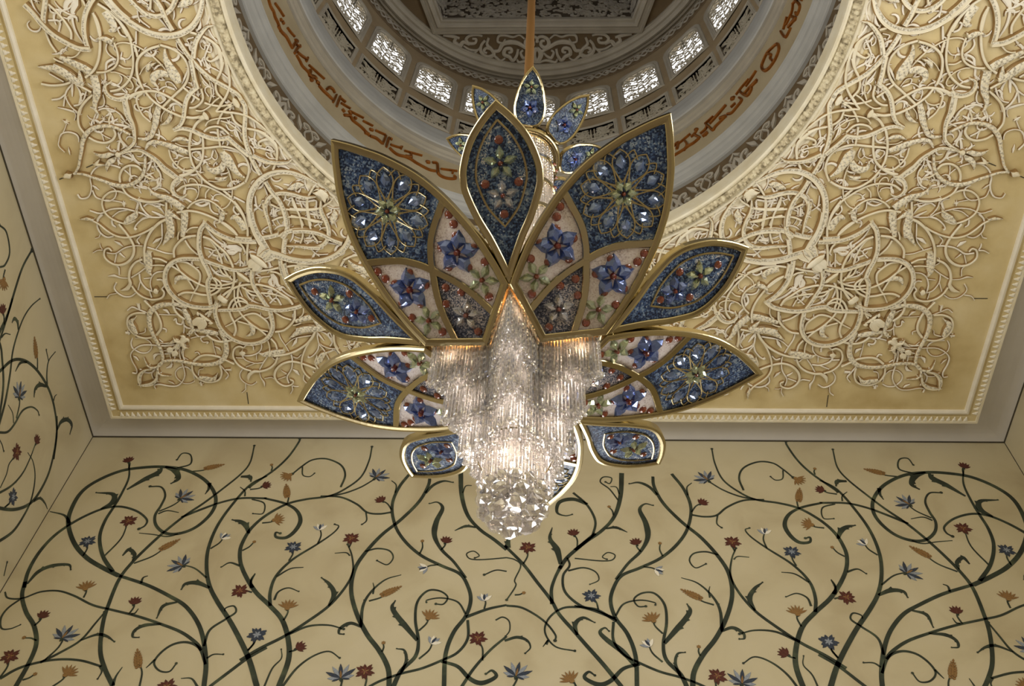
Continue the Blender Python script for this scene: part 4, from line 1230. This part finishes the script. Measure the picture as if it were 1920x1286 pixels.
def addA(a):
    p = link('petal', petA, ch, OFF, (0, 0, rad(a)+PH), None)
    for i, me in enumerate(pA): link('mosaic_panel', me, p)
    link('rosette_tracery', trac, p); link('rosette_inlay', rinl, p)
    for k in range(10):
        t = 2*PI*k/10; r, u = RC+.150*.93*cos(t), .150*sin(t)
        place('drop_jewel', JD, p, ZA, r, u, -t, .068)
    place('jewel_flower', J6g, p, ZA, RC, 0, 0, .074, label='green crystal flower in the middle of the rosette')
    for s in (1, -1):
        place('jewel_flower', J5b, p, ZA, .617, s*.157, s*.5, .112, label='deep blue crystal flower')
        place('jewel_flower', J5g, p, ZA, .457, s*.175, s*.9+.6, .086, label='pale green crystal flower')
        for r, t in redsA: place('cabochon', JR, p, ZA, r, s*t, 0, .0215)
        place('cabochon', JR, p, ZA, .470, s*.050, 0, .0205)
    place('jewel_flower', J5c, p, ZA, .376, 0, .5, .082, label='clear crystal flower')
    for r in (.528, .288): place('cabochon', JR, p, ZA, r, 0, 0, .0205)
    return p
# the slender petal with the inner eye
halfB = [(1.232, 0), (1.165, .076), (1.075, .146), (.97, .188), (.90, .195), (.84, .184), (.735, .140), (.65, .092), (.55, .044), (.45, 0)]
rb, OB = smooth_outline(halfB, 4)
eye = [tuple(p) for p in crspline([(1.148, 0), (1.08, .062), (1.0, .104), (.92, .118), (.864, .107), (.78, .070), (.70, 0)], 4)]
eye = eye+[(r, -t) for r, t in eye[-2:0:-1]]
fb = MB(); frame(fb, ZBm, OB, .034); poly(fb, ZBm, OB, -.016, 1); petB = tmp(fb, 'petal', [M['gold'], M['dark']])
pB = [panel(inset(OB, .028), M['bluemosaic'], ZBm)]
mb = MB(); poly(mb, ZBm, eye, .0035); pB2 = tmp(mb, 'inner_panel', mosaic('deep_blue_mosaic', BL, 175, 9))
mb = MB(); c = eye+[eye[0]]; stroke(mb, c, widths([.011], len(c)), .008, lambda r, t, h: surf(ZBm, r, t, .003+h), 'P'); eyeL = tmp(mb, 'eye_line', M['gold'])
def addB(a):
    p = link('petal', petB, ch, OFF, (0, 0, rad(a)+PH))
    link('mosaic_panel', pB[0], p); link('inner_panel', pB2, p); link('eye_line', eyeL, p)
    place('jewel_flower', J5g, p, ZBm, .966, 0, 0, .086, label='pale green crystal flower')
    place('jewel_flower', J5c if a == 0 else J5b, p, ZBm, .83, 0, 0, .080, label='clear crystal flower' if a == 0 else 'blue crystal flower')
    for r, t in ((1.065, 0), (.884, .078), (.884, -.078), (.753, 0)): place('cabochon', JR, p, ZBm, r, t, 0, .0215)
    return p
where = {-36: 'broad petal left of the near slender petal, tip to the upper left', 36: 'broad petal right of the near slender petal, tip to the upper right',
         -108: 'broad petal spreading to the lower left', 108: 'broad petal spreading to the lower right', 180: 'broad far petal mostly hidden behind the crystal strands'}
for a in (-36, 36, -108, 108, 180): addA(a)['label'] = where[a]
where = {0: 'slender petal nearest the viewer, overlapping the two upper broad petals', -72: 'slender petal pointing left', 72: 'slender petal pointing right',
         -144: 'small looking far petal lower left of the crystals', 144: 'small looking far petal lower right of the crystals'}
for a in (0, -72, 72, -144, 144): addB(a)['label'] = where[a]
# crown of small petals round the upper ring
halfC = [(.585, 0), (.535, .050), (.47, .086), (.40, .107), (.34, .112), (.285, .098), (.25, .070), (.237, .030)]
rc, OC = smooth_outline(halfC, 3)
fb = MB(); frame(fb, ZC, OC, .017, 0, .010, -.012); poly(fb, ZC, OC, -.008, 1); petC = tmp(fb, 'crown_petal', [M['gold'], M['dark']])
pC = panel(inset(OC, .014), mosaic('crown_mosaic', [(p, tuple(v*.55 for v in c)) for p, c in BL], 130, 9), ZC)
for k in range(8):
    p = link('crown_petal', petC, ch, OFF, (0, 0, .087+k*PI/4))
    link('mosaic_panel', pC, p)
    place('jewel_flower', J5g, p, ZC, .465, 0, 0, .062, label='pale green crystal flower'); place('jewel_flower', J5b, p, ZC, .35, 0, .6, .070, label='blue crystal flower')
def lathe(prof, n=48, cz=(0, 0)):
    mb = MB(); mb.grid([[(r*cos(2*PI*i/n), r*sin(2*PI*i/n), z) for i in range(n)] for r, z in prof], 0, closed=True); return mb
lathe([(.245, 6.53), (.24, 6.50), (.222, 6.49), (.214, 6.505), (.218, 6.53), (.21, 6.545), (.20, 6.525), (.19, 6.53), (.19, 6.56), (.245, 6.57), (.245, 6.53)], 64).build('crown_ring', M['gold'], ch, OFF, smooth=True)
lathe([(.0, 6.60), (.19, 6.56), (.235, 6.57), (.21, 6.62), (.12, 6.70), (.085, 6.80), (.075, 6.92), (.05, 7.0), (.041, 7.1)], 48).build('crown_cap', M['gold'], ch, OFF, smooth=True)
lathe([(.0405, 7.05), (.0405, 20.57)], 20).build('hanging_rod', M['rodgold'], ch, OFF, smooth=True)
lathe([(.0, 20.45), (.1, 20.46), (.22, 20.52), (.25, 20.58), (.0, 20.58)], 32).build('ceiling_rose', M['rodgold'], ch, OFF, smooth=True)
# strands
def strand_mb(L, x=0, y=0, z=0, mb=None, seed=0, ball=.011):
    mb = mb or MB(); n = 6; mi = 1 if (seed*7) % 10 < 5 else 0; pit = .047; k = max(2, int(round(L/pit))); pit = L/k
    a0 = seed*1.7
    def lay(r, zz): return [(x+r*cos(a0+2*PI*j/n), y+r*sin(a0+2*PI*j/n), z-zz) for j in range(n)]
    rows = []
    for i in range(k):
        t = i*pit
        rows += [lay(.0015, t), lay(.0072, t+pit*.10), lay(.0072, t+pit*.17), lay(.0018, t+pit*.27), lay(.0066, t+pit*.34), lay(.0066, t+pit*.92), lay(.0015, t+pit)]
    rows += [lay(ball, L+ball*.9), lay(ball*.8, L+ball*1.7), lay(.001, L+ball*2.1)]
    mb.grid(rows, mi, closed=True); return mb
def starpts(R, r, step, ph=PH):
    V = [((R if k % 2 == 0 else r)*sin(ph+k*PI/5), -(R if k % 2 == 0 else r)*cos(ph+k*PI/5)) for k in range(10)]; out = []
    for i in range(10):
        a, b_ = np.array(V[i]), np.array(V[(i+1) % 10]); n = max(1, int(np.linalg.norm(b_-a)/step))
        out += [tuple(a+(b_-a)*j/n) for j in range(n)]
    return out
circ = lambda r, n: [(r*sin(2*PI*i/n), -r*cos(2*PI*i/n)) for i in range(n)]
TIERS = [(starpts(.425, .19, .0145), 4.015, 3.735), (starpts(.335, .18, .0145), 3.99, 3.475), (starpts(.245, .185, .0145), 3.98, 3.275), (circ(.130, 54), 3.98, 3.0),
         (starpts(.385, .165, .0165), 4.0, 3.70), (starpts(.29, .15, .0165), 4.0, 3.44), (circ(.17, 50), 3.9, 3.25), (circ(.09, 26), 3.98, 3.0), (circ(.188, 74), 6.50, 4.2)]
allS = []
for ti, (pts, z0, z1) in enumerate(TIERS):
    for j, (x, y) in enumerate(pts):
        allS.append((ti, j, x, y, z0, z0-z1+.02*sin(j*2.1)*(ti < 8)))
front = [s for s in allS if s[0] in (0, 1, 2, 3) and s[3] < .05]
front.sort(key=lambda s: -s[5]*(1 if s[0] else 1.6)); ind = set((s[0], s[1]) for s in front[:100])
mass = MB(); meshes = {}
for ti, j, x, y, z0, L in allS:
    if (ti, j) in ind:
        key = (ti, j % 4)
        if key not in meshes: meshes[key] = tmp(strand_mb(L, seed=j % 4), 'crystal_strand', [M['crystal'], M['crystalclear']])
        link('crystal_strand', meshes[key], ch, (x, y, z0-BZ), (0, 0, j*.7))
    else: strand_mb(L, x, y, z0, mass, j)
o = mass.build('crystal_curtain', [M['crystal'], M['crystalclear']], ch, OFF); o['kind'] = 'stuff'
# faceted balls closing the lowest tier
def ball(R, n=8):
    mb = MB(); rows = []
    for i in range(1, 6):
        t = PI*i/6; rows.append([(R*sin(t)*cos(2*PI*(j+.5*(i % 2))/n), R*sin(t)*sin(2*PI*(j+.5*(i % 2))/n), R*cos(t)) for j in range(n)])
    mb.grid(rows, 0, closed=True)
    o = len(mb.v)-n; mb.f.append(list(range(o, o+n))); mb.m.append(0); mb.f.append([o-4*n+j for j in range(n-1, -1, -1)]); mb.m.append(0)
    return mb
BM = [tmp(ball(r), 'crystal_ball', M['crystalball']) for r in (.030, .040, .045)]
for r, z, n, k, ph in ((.130, 3.05, 14, 0, .1), (.115, 2.99, 9, 1, .3), (.075, 2.945, 6, 2, .2), (.0, 2.925, 1, 2, .5), (.07, 3.01, 6, 1, .6)):
    for i in range(n):
        a = ph+2*PI*i/n; link('crystal_ball', BM[k], ch, (r*sin(a), -r*cos(a), z-BZ), (a, .3*i, 0))
# hoops on the column and carrier plates
for i, z in enumerate((6.12, 5.75, 5.38)):
    mb = MB(); n = 48
    for dr, dz_ in ((.197, 0),):
        mb.grid([[((.197+a)*cos(2*PI*j/n), (.197+a)*sin(2*PI*j/n), z+b_+.17*cos(2*PI*j/n)) for j in range(n)] for a, b_ in ((0, -.02), (.012, -.02), (.012, .02), (0, .02), (0, -.02))], 0, closed=True)
    h = mb.build('column_hoop', M['gold'], ch, OFF)
    for k in range(3): place_ = link('cabochon', JR if i < 2 else J5g, h, (.205*cos(-.35+k*.25), .205*sin(-.35+k*.25), z+.17*cos(-.35+k*.25)), (PI/2, 0, 0)); place_.scale = (.022,)*3
mb = MB(); V = [((.44 if k % 2 == 0 else .2)*sin(PH+k*PI/5), -(.44 if k % 2 == 0 else .2)*cos(PH+k*PI/5)) for k in range(10)]
mb.add([(x, y, 4.03) for x, y in V]+[(x, y, 4.05) for x, y in V], [list(range(9, -1, -1)), list(range(10, 20))]+[(k, (k+1) % 10, 10+(k+1) % 10, 10+k) for k in range(10)])
mb.build('star_plate', M['rodgold'], ch, OFF)
lathe([(.16, 3.31), (.163, 3.305), (.168, 3.31), (.163, 3.315), (.16, 3.31)], 40).build('strand_hoop', M['gold'], ch, OFF)
# lamps inside the crystals
bm_ = MB(); rows = [[(.014*sin(PI*i/6)*cos(2*PI*j/8), .014*sin(PI*i/6)*sin(2*PI*j/8), .014*cos(PI*i/6)) for j in range(8)] for i in range(7)]
bm_.grid(rows, 0, closed=True); BU = tmp(bm_, 'bulb', M['bulb'])
for r, z, n in ((.27, 3.97, 5), (.17, 3.93, 5), (.16, 3.7, 5), (.10, 3.45, 5), (.05, 3.2, 3), (.1, 6.2, 3), (.1, 5.4, 3), (.1, 4.7, 3)):
    for i in range(n):
        a = PH+2*PI*i/n; link('bulb', BU, ch, (r*sin(a), -r*cos(a), z-BZ))
def lamp(name, kind, e, loc, col, **kw):
    l = bpy.data.lights.new(name, kind); l.energy = e; l.color = col
    for k, v in kw.items(): setattr(l, k, v)
    o = bpy.data.objects.new(name, l); COL.objects.link(o); o.location = loc; return o
for r, z, n, e in ((.33, 3.94, 5, CHL[0]), (.22, 3.9, 5, CHL[0]), (.27, 3.74, 5, CHL[1]), (.2, 3.6, 5, CHL[1]), (.16, 3.42, 5, CHL[2]), (.07, 3.2, 3, CHL[2]), (0, 5.9, 1, CHL[3]), (0, 5.0, 1, CHL[4])):
    for i in range(n):
        a = PH+2*PI*i/n; l = lamp('chandelier_lamp', 'POINT', e, (r*sin(a), -r*cos(a), z-BZ), (1., .72, .47) if z > 3.8 else (1., .86, .74), shadow_soft_size=.05); l.parent = ch
# ------------------------------------------------------------------ daylight, and side lamps added to light the ceiling
w = bpy.data.worlds.new('sky'); sc.world = w; w.use_nodes = True
bg = w.node_tree.nodes['Background']; bg.inputs[0].default_value = (.98, .985, 1., 1); bg.inputs[1].default_value = SKY
def aim(o, t): o.rotation_euler = (Vector(t)-o.location).to_track_quat('-Z', 'Y').to_euler()
def daylight(name, p, t, sx, sy, e):
    l = lamp(name, 'AREA', e, (p[0], p[1], p[2]+ZO), (1., .965, .90), shape='RECTANGLE', size=sx, size_y=sy); aim(l, (t[0], t[1], t[2]+ZO)); return l
daylight('doorway_daylight', (0, YB+.1, 1.6), (0, 5, 1.6+TILT), 3.3, 6.2, DAY[0])
daylight('added_side_light', (XL-.1, -.5, 6.2), (-4, -.5, 6.2+TILT), 6.1, 4.3, DAY[1])  # lamp added at an unseen high side opening to brighten the ceiling
daylight('added_side_light', (XR+.1, -.5, 6.2), (4, -.5, 6.2+TILT), 6.1, 4.3, DAY[2])  # its counterpart on the right, likewise added and out of view
daylight('doorway_daylight', (XL-.1, 7.35, -.35), (-4, 7.35, -.35), 2.4, 2.4, DAY[3])
sc.view_settings.view_transform = 'Standard'; sc.view_settings.look = 'None'; sc.view_settings.exposure = EXPO; sc.view_settings.gamma = 1; sc.view_settings.use_curve_mapping = False
sc.cycles.use_denoising = True; sc.cycles.max_bounces = 10; sc.cycles.caustics_reflective = False; sc.cycles.sample_clamp_indirect = 6
for k, o in list(bpy.data.objects.items()): pass
